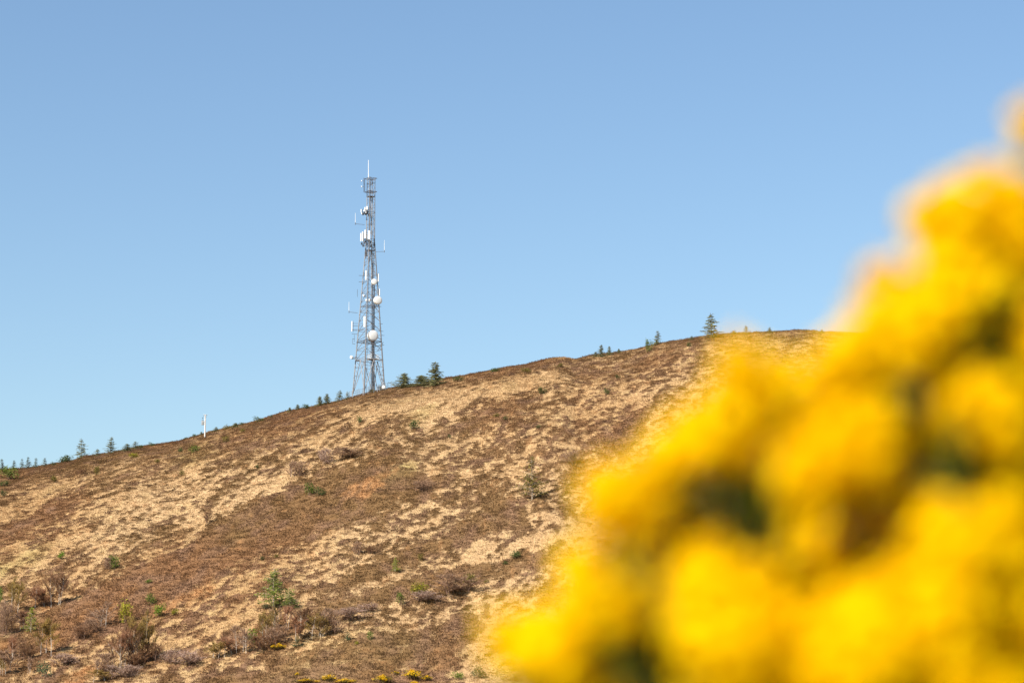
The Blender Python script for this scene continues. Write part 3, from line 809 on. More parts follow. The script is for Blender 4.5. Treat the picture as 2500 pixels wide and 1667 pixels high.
VAR = {}
for px, py, wpx, hpx, kind, label in PLANTS:
    VAR[kind] = VAR.get(kind, -1) + 1
    ms = proto(kind, VAR[kind] % (2 if 'larch' in kind else 4))
    p = ground_at(px, py, 6.0 if kind == 'farspruce' else 0.0)
    m = KPX * p.y
    name, cat, grp = NAMES[kind]
    root = empty(name, p, label, cat, grp)
    ww, hh = wpx * m, hpx * m
    if name in ('green_shrub', 'gorse_shrub'): ww *= 1.5; hh *= 1.75 if name == 'green_shrub' else 1.05
    if 'spruce' in kind: ww *= 1.6 * rnd.uniform(.9, 1.1); hh *= 1.14
    if kind == 'bushspruce': ww *= 1.2
    if 'larch' in kind: ww *= 1.6
    if name in ('bare_birch', 'leafless_thicket'): ww *= 1.36; hh *= 1.15
    rz = rnd.uniform(0, 6.28)
    if 'spruce' in kind: root.rotation_euler = (rnd.gauss(0, .04), rnd.gauss(.02, .05), 0)
    for me in ms:
        c = link(me.name.split('.')[0], me, root)
        c.scale = (ww, ww, hh); c.rotation_euler = (0, 0, rz)

# ------------------------------------------------------------------ the mast
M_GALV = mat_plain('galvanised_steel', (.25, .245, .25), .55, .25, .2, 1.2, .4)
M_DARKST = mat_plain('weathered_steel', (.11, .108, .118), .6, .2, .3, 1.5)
M_LEG_SHADE = mat_plain('shaded_leg_steel', (.15, .145, .15), .6, .25, .25, 1.2, .4)  # same steel darkened: shade of the near and right legs put into the colour
M_WHITE = mat_plain('white_radome', (.70, .695, .68), .45, 0, .05, 1.0)
M_SHROUD = mat_plain('grey_shroud', (.66, .65, .62), .5, 0, .08, 1.0)
M_CABLE = mat_plain('black_feeder_cable', (.055, .06, .075), .5, 0, .3, 2)
M_TIMBER = mat_plain('weathered_timber', (.60, .56, .52), .8, 0, .25, 3)
M_BOX = mat_plain('transformer_paint', (.42, .43, .44), .5, 0, .1, 3)

foot = ground_at(899, 963)
TY = foot.y + 1.5
TX = float(ray(900, 960)[0]) * TY
mast = empty('radio_mast', (TX, TY, 0), 'tall grey lattice radio mast with white dishes standing on the ridge', 'radio mast')
MPX = KPX * TY * 1.012


def tz(py): return CAMZ + float(ray(900, py)[1]) * TY
def L3(px, py, dy=0.0):
    """photo position on the mast -> mast-local point, dy metres nearer (-) or farther (+)"""
    p = at(px, py, TY + dy); return Vector((p.x - TX, dy, p.z))


BOT, KINK, TOP = tz(968), tz(588), tz(434)
def half(z):
    """corner offset from the axis"""
    if z >= KINK: return 1.0 * 0.98 * (1.0 - .06 * (z - KINK) / (TOP - KINK))
    k = (KINK - z) / (KINK - BOT)
    return 0.98 + (3.78 - 0.98) * k
# unit corner directions: A left, B near, C right, D far
CD = [(-.978, .209), (-.209, -.978), (.978, -.209), (.209, .978)]
def corner(i, z):
    h = half(z); d = CD[i % 4]
    return Vector((d[0] * h + (z - BOT) * .0012, d[1] * h, z))


def leg_base(i):
    c = corner(i, BOT)
    return float(hz(np.array([(TX + c.x) / (TY + c.y)]), np.array([TY + c.y]))[0]) - .6


def part(name, mb, mat, parent=None, smooth=False): return link(name, mb.mesh(name, mat, smooth), parent or mast)


for i in range(4):
    b = MB(); zb = leg_base(i)
    pts = [corner(i, zb), corner(i, KINK), corner(i, TOP)]
    b.tube(pts, [(.12, .17, .17, .13)[i], .10, .075], 10)
    for z in np.arange(zb + .5, KINK, 2.4):
        b.tube([corner(i, z), corner(i, z + .09)], .20 if z < KINK - 15 else .155, 10)
    part('leg', b, M_LEG_SHADE if i in (1, 2) else M_GALV)

LEV = [tz(y) for y in (962, 905, 880, 855, 831, 808, 785, 762, 739, 716, 694, 672, 650, 630, 612, 598, 588)]
LEV2 = [tz(y) for y in range(578, 430, -10)]
for i in range(4):
    b = MB()
    z0 = LEV[0]; z1 = LEV[2]
    # tall K frame at the foot
    m = (corner(i, z1) + corner(i + 1, z1)) / 2
    for q in (i, i + 1):
        f0 = corner(q, z0)
        b.tube([f0, m], .075, 5)
        for k in (.3, .55, .8):
            a = f0.lerp(m, k); c = corner(q, a.z); b.tube([a, c], .035, 4)
            c2 = corner(q, min(z1, a.z + 1.6)); b.tube([a, c2], .03, 4)
    b.tube([corner(i, z1), corner(i + 1, z1)], .06, 5)
    for k in range(2, len(LEV) - 1):
        a0, a1 = corner(i, LEV[k]), corner(i + 1, LEV[k + 1]); r = .055 if k < 9 else .042
        if i % 2 == 0: b.tube([a0, a1], r, 5)
        else: b.tube([corner(i + 1, LEV[k]), corner(i, LEV[k + 1])], r, 5)
        if i in (0, 2):
            mm = a0.lerp(a1, .5); b.tube([mm, corner(i + 1, LEV[k] * .55 + LEV[k + 1] * .45)], .028, 4); b.tube([mm, corner(i, LEV[k] * .45 + LEV[k + 1] * .55)], .028, 4)
        if k % 2 == 0: b.tube([corner(i, LEV[k + 1]), corner(i + 1, LEV[k + 1])], .04, 5)
    for k in range(len(LEV2) - 1):
        s = (k + i) % 2
        b.tube([corner(i + s, LEV2[k]), corner(i + 1 - s, LEV2[k + 1])], .030, 4)
        if k % 2: b.tube([corner(i, LEV2[k]), corner(i + 1, LEV2[k])], .026, 4)
    part('lattice_bracing', b, M_GALV)

# feeder cable ladder up the middle, climbing ladder behind the near leg
b = MB()
zb = tz(968)
for dx in (-.38, .38): b.tube([(.75 + dx, 1.2, zb - 1), (.55 + dx * .8, .6, KINK), (.2 + dx * .5, .3, tz(480))], .05, 5)
for z in np.arange(zb, KINK, .6): b.tube([(.36, 1.15 - .55 * (z - zb) / (KINK - zb), z), (1.13, 1.15 - .55 * (z - zb) / (KINK - zb), z)], .025, 4)
part('cable_ladder', b, M_GALV)
b = MB()
for k in range(9):
    x = .48 + .09 * k
    top = rnd.choice([560, 600, 640, 690, 720, 800])
    b.tube([(x + .05, 1.1, zb - 1), (x * .8 + .1, .55, tz(max(top, 590)))] + ([(x * .4, .25, tz(top))] if top < 590 else []), .038, 5)
for y in (690, 735, 790, 830):
    b.tube([L3(908, y, .5), L3(906, y - 4, -.3), L3(899, y - 8, -.9)], .05, 5)
part('feeder_cable', b, M_CABLE)
b = MB()
for dx in (-.2, .2): b.tube([(-.55 + dx, -3.2 + .25, zb - 1.2), (-.15 + dx * .7, -.75, KINK), (-.1 + dx * .7, -.7, tz(440))], .03, 4)
part('climbing_ladder', b, M_DARKST)


def dish(px, py, w, rad, depth, yaw, dy, name='microwave_dish', tilt=0.0):
    """drum dish: shroud, pale radome, bracket; yaw turns its face from the viewer (-Y) to the right (+)"""
    ax = Vector((math.sin(R(yaw)), -math.cos(R(yaw)), tilt)).normalized()
    c = L3(px, py, dy)
    s = MB(); s.lathe(c - ax * depth, ax, [(-.25 * rad, .12 * rad), (-.18 * rad, .5 * rad), (0, .97 * rad), (.03, rad), (depth - .01, rad), (depth, rad * .97)], 28)
    d = part('' + name, s, M_SHROUD, smooth=False)
    f = MB(); f.lathe(c, ax, [(0, rad * .985), (.05 * rad, rad * .93), (.11 * rad, rad * .62), (.14 * rad, rad * .25), (.145 * rad, .001)], 28)
    link('radome', f.mesh('radome', M_WHITE, True), d)
    m = MB(); back = c - ax * (depth + .25 * rad); hub = Vector((back.x * .55, back.y * .45, back.z))
    m.tube([back, hub], .06, 6); m.tube([back + Vector((0, 0, -.5 * rad)), hub], .04, 5)
    m.tube([c - ax * depth * .7 + Vector((0, 0, -rad)), hub + Vector((0, 0, -rad - .1))], .05, 5)
    link('bracket', m.mesh('bracket', M_DARKST), d)


dish(914, 688, 13, .68, .40, 22, -.9)
dish(923.6, 733, 18, .95, .7, 27, -.8)
dish(911.8, 819, 23, 1.2, .9, 28, -1.6)
dish(887.5, 721, 5, .20, .15, -10, -.6)
dish(894, 732.5, 5, .23, .2, 0, -1.6)
dish(902.5, 732.5, 7, .32, .25, 10, -1.2)
dish(857, 872, 8, .36, .3, -40, -.3)
dish(937, 945, 9, .42, .35, 12, -1.2)


def panel(px0, px1, py0, py1, dy, yaw, name='panel_antenna', thick=.16, arm=True):
    c0 = L3((px0 + px1) / 2, (py0 + py1) / 2, dy); wd = (px1 - px0) * MPX; h = (py1 - py0) * MPX
    b = MB(); bm_h = h / 2
    ax = Vector((math.sin(R(yaw)), -math.cos(R(yaw)), 0)); sx = Vector((math.cos(R(yaw)), math.sin(R(yaw)), 0))
    prof = [(-.5, -.5), (-.5, .25), (-.36, .5), (.36, .5), (.5, .25), (.5, -.5)]
    vs = []
    for z, sc in ((-bm_h, .86), (-bm_h + .05, 1), (bm_h - .05, 1), (bm_h, .86)):
        for a, d in prof: vs.append(c0 + sx * (a * wd * sc) + ax * (d * thick * sc) + Vector((0, 0, z)))
    fs = []; n = 6
    for r_ in range(3):
        for k in range(n): fs.append((r_ * n + k, r_ * n + (k + 1) % n, (r_ + 1) * n + (k + 1) % n, (r_ + 1) * n + k))
    fs.append(tuple(range(n - 1, -1, -1))); fs.append(tuple(3 * n + k for k in range(n)))
    b.add(vs, fs)
    o = part(name, b, M_WHITE)
    if arm:
        m = MB(); p = c0 - ax * (.25 + thick / 2)
        m.tube([p + Vector((0, 0, -bm_h - .15)), p + Vector((0, 0, bm_h + .1))], .045, 6)
        for zz in (-bm_h * .6, bm_h * .6):
            q = p + Vector((0, 0, zz)); m.tube([c0 + Vector((0, 0, zz)), q], .035, 4)
            m.tube([q, Vector((q.x * .3, q.y * .3, q.z))], .035, 4)
        link('bracket', m.mesh('bracket', M_DARKST), o)
    return o


for a in ((879.6, 882.4, 569, 589.5, -.6, -55), (883.4, 887.3, 566, 589, -1.0, -35), (889.6, 893.4, 561.5, 582, -1.5, -15), (898.2, 903.8, 563, 585, -1.6, 10),
          (894.6, 897.0, 572, 586, -1.2, 0)): panel(*a)
for a in ((880.6, 883.2, 511, 519, -.4, -50), (882, 884.5, 519.5, 523, -.5, -40), (890, 892.6, 506, 513, -1.0, -25), (894, 898.2, 504, 512.5, -1.2, 5), (887.4, 892, 513, 516.5, -.9, -20),
          (892, 895, 516, 520, -1.1, 0)): panel(*a, name='small_panel_antenna')
panel(887.9, 892.4, 772, 798.5, -2.2, -5)
panel(857.6, 860.5, 784, 809.5, -.2, -65)
panel(892.2, 895.0, 660, 684, -1.5, -5, 'slim_panel_antenna')
panel(923.2, 924.9, 668, 688, -.4, 40, 'slim_panel_antenna')
panel(926.0, 927.6, 705, 722, -.4, 40, 'slim_panel_antenna')

# remote radio boxes and dark mounts beneath the sector panels
b = MB()
for px, py, dy in ((883, 595, -.8), (886.5, 600, -.6), (889, 592, -1.0), (893, 590, -.5), (895.5, 596, -.9), (904, 592, -.6), (906, 601, .2), (899, 588, -1.0), (889.5, 521, -.8), (893, 522.5, -.5), (886, 523, -.6), (896.5, 518, -.4), (900, 525, .2)):
    c = L3(px, py, dy); b.box(c, (.32, .26, .48), rnd.random() * 3)
    b.tube([c, Vector((c.x * .2, c.y * .2, c.z + .1))], .04, 4)
for py in (586, 600, 520):
    n = 10; ring = [Vector((1.45 * math.cos(k * 6.283 / n) - .35, 1.2 * math.sin(k * 6.283 / n) - .2, tz(py))) for k in range(n + 1)]
    b.tube(ring, .04, 5)
part('radio_unit', b, M_CABLE)


def whip(px, py0, py1, arm_px, arm_py, dy=0, rad=.045, name='whip_antenna'):
    b = MB(); b.tube([L3(px, py1, dy), L3(px, (py0 + py1) / 2, dy), L3(px, py0, dy)], [rad * 1.25, rad, rad * .75], 6)
    o = part(name, b, M_WHITE)
    if arm_px is not None:
        a = MB(); e = L3(px, py1 - .5, dy); a.tube([e, L3(arm_px, arm_py, 0)], .045, 5); a.tube([e + Vector((0, 0, -.25)), e + Vector((0, 0, .3))], .07, 6)
        link('side_arm', a.mesh('side_arm', M_DARKST), o)


whip(867.5, 520, 547, 890, 549, -.2)
whip(938.4, 586, 614.5, 917, 615, .2)
whip(852, 737, 762, 873, 764, -.2)
whip(899.6, 391, 436, None, None, 0, .075, 'spire_antenna')
# thin aerial stubs and standoff arms on the left and right legs
b = MB()
for px0, px1, py in ((876, 892, 672.5), (876, 895, 688), (861, 874, 795), (860, 872, 806), (859, 873, 815), (861, 866, 827), (861, 867, 839), (924, 934, 790), (925, 936, 808), (926, 938, 818), (916, 926, 698), (914, 931, 747.5)):
    b.tube([L3(px0, py, 0), L3(px1, py + .8, -.3)], .045, 4)
for px, a, c in ((886, 673, 690), (872.5, 706, 725), (861, 826, 840), (924.5, 666, 690), (888, 566, 600), (865, 817, 835)): b.tube([L3(px, a, -.1), L3(px, c, -.1)], .035, 4)
part('standoff_arm', b, M_DARKST)


def platform(py, ext, rail, name, mat, thick=.16, cx=0.0, cy=0.0):
    z = tz(py); b = MB(); d = [Vector((c[0] * ext + cx, c[1] * ext + cy, z)) for c in CD]
    for i in range(4):
        b.tube([d[i], d[(i + 1) % 4]], thick / 2, 5)
        b.tube([d[i].lerp(d[(i + 1) % 4], .35), d[(i + 3) % 4].lerp(d[(i + 2) % 4], .35)], thick / 3, 4)
    if rail:
        for h in (rail * .5, rail):
            for i in range(4): b.tube([d[i] + Vector((0, 0, h)), d[(i + 1) % 4] + Vector((0, 0, h))], .03, 4)
        for i in range(4):
            for k in range(3):
                p = d[i].lerp(d[(i + 1) % 4], k / 3); b.tube([p, p + Vector((0, 0, rail))], .03, 4)
    o = part(name, b, mat); return d


platform(436.5, 1.45, 0, 'crown_frame', M_DARKST, .11)
platform(469, 1.45, 0, 'crown_frame', M_DARKST, .13)
d = platform(481, .9, 0, 'work_platform', M_DARKST, .1)
b = MB(); b.box((0, 0, tz(480.5)), (1.25, 1.25, .16), R(12)); part('platform_deck', b, M_DARKST)
platform(834.5, half(tz(834.5)) * 1.05, 0, 'rest_platform', M_DARKST, .17)
platform(612, half(tz(612)) * 1.03, 0, 'rest_platform', M_DARKST, .13)
platform(748, half(tz(748)) * 1.0, 0, 'rest_platform', M_DARKST, .10)
platform(876, 1.35, .95, 'railed_platform', M_WHITE, .2, .95, .2)
b = MB(); b.box((.95, .2, tz(876.5)), (1.8, 1.7, .1), R(12))
for i in range(4): b.tube([(.95, .2, tz(878)), corner(i, tz(880))], .07, 5)
b.tube([(.75, -.2, tz(878)), (2.1, -1.2, tz(961))], .09, 6); b.tube([(1.1, .1, tz(880)), (3.2, -.4, tz(930))], .06, 5)
part('platform_stay', b, M_GALV)
b = MB()
for s in ((903, 610, 914.5, 626), (908, 608, 901, 640), (893, 612, 897, 626)): b.tube([L3(s[0], s[1], -.5), L3(s[2], s[3], -.3)], .09, 5)
for s in ((936, 835, 921.5, 857), (938, 842, 917, 845), (917, 838, 917, 847)): b.tube([L3(s[0], s[1], -.3), L3(s[2], s[3], -.3)], .06, 5)
b.box(L3(893.8, 620, -.6), (.55, .4, 1.0), .3)
part('heavy_brace', b, M_DARKST)

# dipole stack beside the crown
b = MB()
for px in (888.2, 890.6): b.tube([L3(px, 435, -.6), L3(px, 470, -.6)], .055, 5)
for y in range(437, 470, 3): b.tube([L3(888.2, y, -.6), L3(890.6, y, -.6)], .035, 4)
for px, y in ((883, 442), (883, 456)):
    b.tube([L3(px, y, -.7), L3(889, y, -.6)], .03, 4)
for x_, y_ in ((902, 444), (904, 451), (907, 440), (910, 447), (898, 449)): b.tube([L3(x_ - 3, y_, .4), L3(x_ + 3, y_ + .7, .4)], .035, 4); b.tube([L3(x_, y_ - 3, .4), L3(x_, y_ + 3, .4)], .03, 4)
part('dipole_array', b, M_CABLE)
b = MB()
for px, y in ((883, 442), (883, 456)): b.lathe(L3(px, y, -.7) - Vector((.1, 0, 0)), (1, 0, 0), [(0, .02), (0, .14), (.12, .17), (.2, .14), (.2, .02)], 12)
part('beacon_lamp', b, M_WHITE)

# security fence round the mast foot
fence = empty('security_fence', (TX, TY, foot.z), 'low wire security fence on thin posts round the foot of the mast', 'fence')
def gz(x, y): return float(hz(np.array([x / y]), np.array([y]))[0])
cs = [Vector((TX + c[0] * 5.2, TY + c[1] * 5.2, 0)) for c in CD]
fp = []
for i in range(4):
    for k in range(5): fp.append(cs[i].lerp(cs[(i + 1) % 4], k / 5))
proto_post = None
for p in fp:
    z = gz(p.x, p.y)
    if proto_post is None:
        b = MB(); b.tube([(0, 0, -.3), (0, 0, 1.7), (.12, .1, 1.95)], .045, 6); proto_post = b.mesh('post', M_GALV)
    link('post', proto_post, fence, (p.x - TX, p.y - TY, z - foot.z))
b = MB()
for h in (.12, .6, 1.1, 1.6):
    for i in range(len(fp)):
        p, q = fp[i], fp[(i + 1) % len(fp)]
        b.tube([(p.x - TX, p.y - TY, gz(p.x, p.y) - foot.z + h), (q.x - TX, q.y - TY, gz(q.x, q.y) - foot.z + h)], .022, 4)
part('wire', b, M_GALV, fence)

# ------------------------------------------------------------------ utility pole with transformer
pf = ground_at(500, 1069.5)
PM = KPX * pf.y
pole = empty('utility_pole', pf, 'white weathered utility pole with a hanging transformer on the left part of the ridge', 'utility pole')
b = MB(); b.tube([(0, 0, -.4), (0, 0, 3.0), (0, 0, 58.5 * PM)], [.155, .15, .125], 12); part('pole', b, M_TIMBER, pole)
H = 58.5 * PM
b = MB(); b.box((.02, -.06, H - .16), (.75, .10, .11), .1); b.box((.02, .16, H - .5), (.4, .06, .08), .1); x_ = part('crossarm', b, M_DARKST, pole)
for dx in (-.3, .05, .38):
    c = MB(); c.lathe((dx, -.06, H - .1), (0, 0.001, 1), [(0, .03), (.05, .06), (.1, .04), (.14, .06), (.19, .03), (.2, .001)], 8)
    link('insulator', c.mesh('insulator', M_SHROUD), x_)
b = MB(); zc = H - 21 * PM; xc = -6.0 * PM
b.box((xc, 0, zc), (.50, .44, .78)); b.box((xc, 0, zc + .42), (.56, .5, .06))
for k in range(5): b.box((xc - .2 + .1 * k, -.25, zc - .02), (.03, .06, .6))
tr_ = part('transformer', b, M_BOX, pole)
c = MB(); c.box((xc / 2 + .02, 0, zc + .22), (.30, .08, .09)); c.box((xc / 2 + .02, 0, zc - .2), (.30, .08, .09)); link('bracket', c.mesh('bracket', M_DARKST), tr_)
for dx in (-.15, .0, .15):
    c = MB(); c.lathe((xc + dx, 0, zc + .45), (0, .001, 1), [(0, .035), (.08, .05), (.14, .03), (.22, .045), (.27, .001)], 8); link('bushing', c.mesh('bushing', M_DARKST), tr_)
b = MB(); b.tube([(xc, 0, zc + .6), (xc * 1.05, -.1, H - .75), (-.3, -.06, H - .1)], .018, 4); b.box((xc * 1.0, -.1, H - .72), (.3, .12, .10)); part('fuse_holder', b, M_CABLE, pole)

# ------------------------------------------------------------------ the flowering gorse close to the camera
M_PETAL = mat_leaf('gorse_petals', (.95, .67, .003), .52, var=.06, hue=(1.0, 1.04, 1.0))
M_SPINE = mat_leaf('gorse_spines', (.105, .14, .010), .32, var=.35)
M_GSTEM = mat_plain('gorse_stem', (.10, .075, .035), .9, scale=60)

BUSH_Y = 2.45
root0 = Vector((.62, 2.75, 0))
bush = empty('gorse_bush', root0, 'large gorse bush thick with yellow flowers, blurred close in front of the camera', 'gorse bush')


def rot_to(d, spin):
    d = Vector(d).normalized(); q = d.to_track_quat('Z', 'Y').to_matrix()
    return np.array(q @ Matrix.Rotation(spin, 3, 'Z'))


# one pea flower about 17 mm long: standard, two wings, keel, calyx (local +Z forward, +Y up)
def flower():
    V = []; F = []
    def strip(rows):
        o = len(V)
        for r_ in rows: V.extend(r_)
        n = len(rows[0])
        for i in range(len(rows) - 1):
            for k in range(n - 1): F.append((o + i * n + k, o + i * n + k + 1, o + (i + 1) * n + k + 1, o + (i + 1) * n + k))
    strip([[(-.002, .001, 0), (0, .002, 0), (.002, .001, 0)], [(-.0075, .006, .006), (0, .005, .008), (.0075, .006, .006)],
           [(-.0085, .012, .009), (0, .011, .012), (.0085, .012, .009)], [(-.004, .0175, .011), (0, .0165, .0125), (.004, .0175, .011)]])
    for s in (-1, 1):
        strip([[(s * .001, -.001, 0), (s * .0015, .002, 0)], [(s * .005, -.003, .008), (s * .0045, .003, .008)], [(s * .004, -.002, .016), (s * .0035, .002, .016)]])
    strip([[(-.001, -.002, 0), (0, -.004, 0), (.001, -.002, 0)], [(-.003, -.003, .008), (0, -.007, .008), (.003, -.003, .008)], [(-.001, 0, .0145), (0, -.002, .016), (.001, 0, .0145)]])
    strip([[(-.0028, -.003, -.006), (-.0028, .003, -.006)], [(-.0035, -.0035, .004), (-.0035, .0045, .004)]])
    strip([[(.0028, -.003, -.006), (.0028, .003, -.006)], [(.0035, -.0035, .004), (.0035, .0045, .004)]])
    return np.array(V, np.float32), np.array(F, np.int32)


FV, FF = flower()


def cluster_mesh(rad, n, axis, seed):
    r = random.Random(seed); Vs = []; Fs = []; T = []; o = 0
    ax = Vector(axis).normalized(); sx = ax.orthogonal().normalized(); sy = ax.cross(sx)
    for i in range(n):
        # flowers sit round a sprig, longer than wide
        h = r.uniform(-1, 1); a = r.random() * 6.283; w_ = math.sqrt(max(.06, 1 - h * h)) * r.uniform(.45, 1.0)
        d = sx * math.cos(a) * w_ + sy * math.sin(a) * w_
        p = (d * .92 + ax * h * 1.12) * rad * r.uniform(.72, 1.0)
        out = (d + ax * (h * .7 + .35) + Vector((r.gauss(0, .25), r.gauss(0, .25), r.gauss(0, .25)))).normalized()
        M = rot_to(out, r.random() * 6.283) * (r.uniform(.9, 1.25))
        Vs.append(FV @ M.T + np.array(p - out * .006)); Fs.append(FF + o); o += len(FV)
        T.append(np.full(len(FV), r.random()))
    return mesh_np('flower_cluster', np.concatenate(Vs), np.concatenate(Fs), M_PETAL, tint=np.concatenate(T))


# (x, y, radius) of each flower cluster on the bush, overview pixels (2352 wide)
CL = [(2368, 292, 42), (2250, 462, 74), (2322, 492, 78), (2190, 490, 62), (2125, 512, 48), (2205, 625, 88), (2040, 652, 46), (2285, 668, 92), (2120, 690, 60),
      (2110, 770, 80), (2005, 808, 82), (1935, 850, 72), (2010, 745, 56), (2180, 720, 72), (1708, 852, 60), (1722, 905, 74), (1905, 905, 74), (1640, 980, 84), (1590, 1005, 66), (1525, 1050, 58), (1725, 1000, 80),
      (1405, 1150, 78), (1470, 1165, 70), (1600, 1215, 62), (1500, 1105, 58), (1900, 1030, 92), (1985, 1010, 80), (2065, 1060, 92), (1905, 1140, 92), (2000, 1165, 78), (1840, 1080, 70), (2290, 940, 92), (2335, 1010, 74), (2215, 930, 50), (2150, 960, 64),
      (2200, 1235, 100), (2310, 1215, 92), (2100, 1275, 80), (2270, 1160, 60), (1380, 1360, 96), (1435, 1405, 66), (1320, 1400, 52), (1230, 1455, 60), (1160, 1470, 46), (1290, 1505, 60), (1215, 1508, 40), (1340, 1480, 54), (1610, 1405, 98), (1745, 1365, 78), (1690, 1480, 96),
      (1900, 1360, 100), (1850, 1480, 96), (1960, 1440, 80), (2060, 1395, 100), (2010, 1510, 94), (2200, 1385, 108), (2195, 1510, 98), (2320, 1340, 92), (2330, 1480, 98), (1565, 1520, 66), (1290, 1580, 40), (2120, 1480, 80),
      (1800, 1030, 60), (2350, 880, 60), (1640, 1560, 90), (1770, 1560, 90), (1910, 1580, 90), (2080, 1590, 90), (2260, 1590, 90), (1400, 1590, 60), (2040, 940, 56), (1862, 1222, 60), (1535, 1228, 60), (1655, 1290, 50), (2110, 1195, 60), (2350, 560, 70), (2380, 1120, 60), (2400, 760, 80)]
# places where no shoot flowers and the green spines show
NFRONT = len(CL)
CL += [(1795, 890, 50), (1860, 960, 50), (1560, 1165, 60), (1800, 1190, 62), (1650, 1300, 62), (1510, 1235, 60), (1800, 1280, 60), (2150, 1165, 66), (2060, 1215, 60), (2170, 860, 60), (1950, 940, 60), (1560, 1440, 60), (1790, 1430, 62), (2130, 1330, 66), (2200, 1030, 60), (1330, 1320, 50), (1330, 1540, 54), (1240, 1555, 48)]
GAPS = [(2275, 800, 72), (2235, 1105, 66), (2065, 900, 48), (1805, 958, 24), (1720, 1220, 40), (1735, 1270, 30), (1990, 1258, 30), (1612, 1128, 30), (1475, 1500, 62), (2095, 562, 26), (2335, 1095, 46)]
tips = []
for k, (x, y, rp) in enumerate(CL):
    for gx_, gy_, gr_ in GAPS * 3:
        dx_, dy_ = x - gx_, y - gy_; dd = math.hypot(dx_, dy_) + 1e-6; need = gr_ * 1.05 + rp * .90
        if dd < need:
            sh = (need - dd) * .62; x += dx_ / dd * sh; y += dy_ / dd * sh; rp = max(rp - (need - dd) * .18, 26)
    px, py = x / .9408, y / .9408
    # the bush face leans away upward and curves back towards its left side
    Yd = 2.28 + .10 * max(0, (1700 - py) / 1400) + .16 * max(0, (1650 - px) / 600) + rnd.uniform(-.07, .07) + (.14 if k >= NFRONT else 0)
    c = at(px, py, Yd); rad = rp / .9408 * KPX * Yd * 1.06
    axis = Vector((-.25 + rnd.gauss(0, .3), -.25 + rnd.gauss(0, .25), .75))
    n = int(min(170, max(26, 52 * (rad / .034) ** 2)))
    o = link('flower_cluster', cluster_mesh(rad, n, axis, 900 + k), bush, c - root0)
    tips.append((c, axis))

# the flowers outside the picture, on the flanks and lower front of the bush: one mass
rr = random.Random(5)
bv = []; bf = []; bt = []; bo = 0
for k in range(90):
    if k < 55: px, py = rr.uniform(2560, 3000), rr.uniform(560, 3600)
    else: px, py = rr.uniform(1350, 2700), rr.uniform(1800, 3600)
    Yd = rr.uniform(2.32, 2.6) + (.35 if k % 5 == 0 else 0)
    p = at(px, py, Yd) - root0
    if p.z < .25 or (px - 2560) > (py - 380) * .8: continue
    me = cluster_mesh(rr.uniform(.03, .042), 34, (rr.gauss(.1, .3), rr.gauss(-.2, .3), .8), 3000 + k)
    co_ = np.empty(len(me.vertices) * 3, np.float32); me.vertices.foreach_get('co', co_)
    fi = np.empty(len(me.loops), np.int32); me.loops.foreach_get('vertex_index', fi)
    bv.append(co_.reshape(-1, 3) + np.array(p)); bf.append(fi.reshape(-1, 4) + bo); bo += len(me.vertices); bt.append(np.full(len(me.vertices), rr.random()))
    bpy.data.meshes.remove(me)
o = link('blossom', mesh_np('blossom', np.concatenate(bv), np.concatenate(bf), M_PETAL, tint=np.concatenate(bt)), bush); o['kind'] = 'stuff'

# outline of the green mass (overview px), a little inside the flowers; carried on below and right of the frame
OUT = [(2352, 450), (2270, 450), (2170, 530), (2100, 560), (2120, 620), (2060, 680), (2030, 780), (1910, 860), (1800, 920), (1720, 890), (1640, 940), (1500, 1030), (1460, 1120), (1400, 1200), (1370, 1290),
       (1340, 1400), (1240, 1460), (1250, 1520), (1230, 1620), (1150, 2000), (1150, 3500), (1400, 5200), (2950, 5200), (3050, 3000), (2980, 1400), (2760, 860), (2560, 560), (2450, 450)]
def inside(x, y):
    c = False; n = len(OUT)
    for i in range(n):
        x0, y0 = OUT[i]; x1, y1 = OUT[(i + 1) % n]
        if (y0 < y) != (y1 < y) and x < (x1 - x0) * (y - y0) / (y1 - y0) + x0: c = not c
    return c


SV = []; SF = []; ST = []; so_ = 0
stem = MB()
CONE = np.array([(-.0011, -.0007, 0), (.0011, -.0007, 0), (0, .0013, 0), (0, 0, 1)], np.float32); CF = np.array([(0, 1, 3), (1, 2, 3), (2, 0, 3)], np.int32)


def sprig(p, d, L, nsp, r):
    global so_
    d = Vector(d).normalized()
    stem.tube([p, p + d * L * .5 + Vector((0, 0, -.004)), p + d * L], [.0026, .002, .001], 4, cap=False)
    for i in range(nsp):
        t = r.uniform(.05, 1.0); a = r.random() * 6.283
        sx = d.orthogonal().normalized(); sy = d.cross(sx)
        out = (sx * math.cos(a) + sy * math.sin(a) + d * r.uniform(.2, .9)).normalized()
        M = rot_to(out, a); Ls = r.uniform(.013, .028) * (1.1 - .4 * t)
        V = CONE.copy(); V[:, 2] *= Ls; V[:, :2] *= r.uniform(1.0, 1.7)
        SV.append(V @ M.T + np.array(p + d * (L * t) - root0)); SF.append(CF + so_); so_ += 4; ST.append(np.full(4, r.random()))


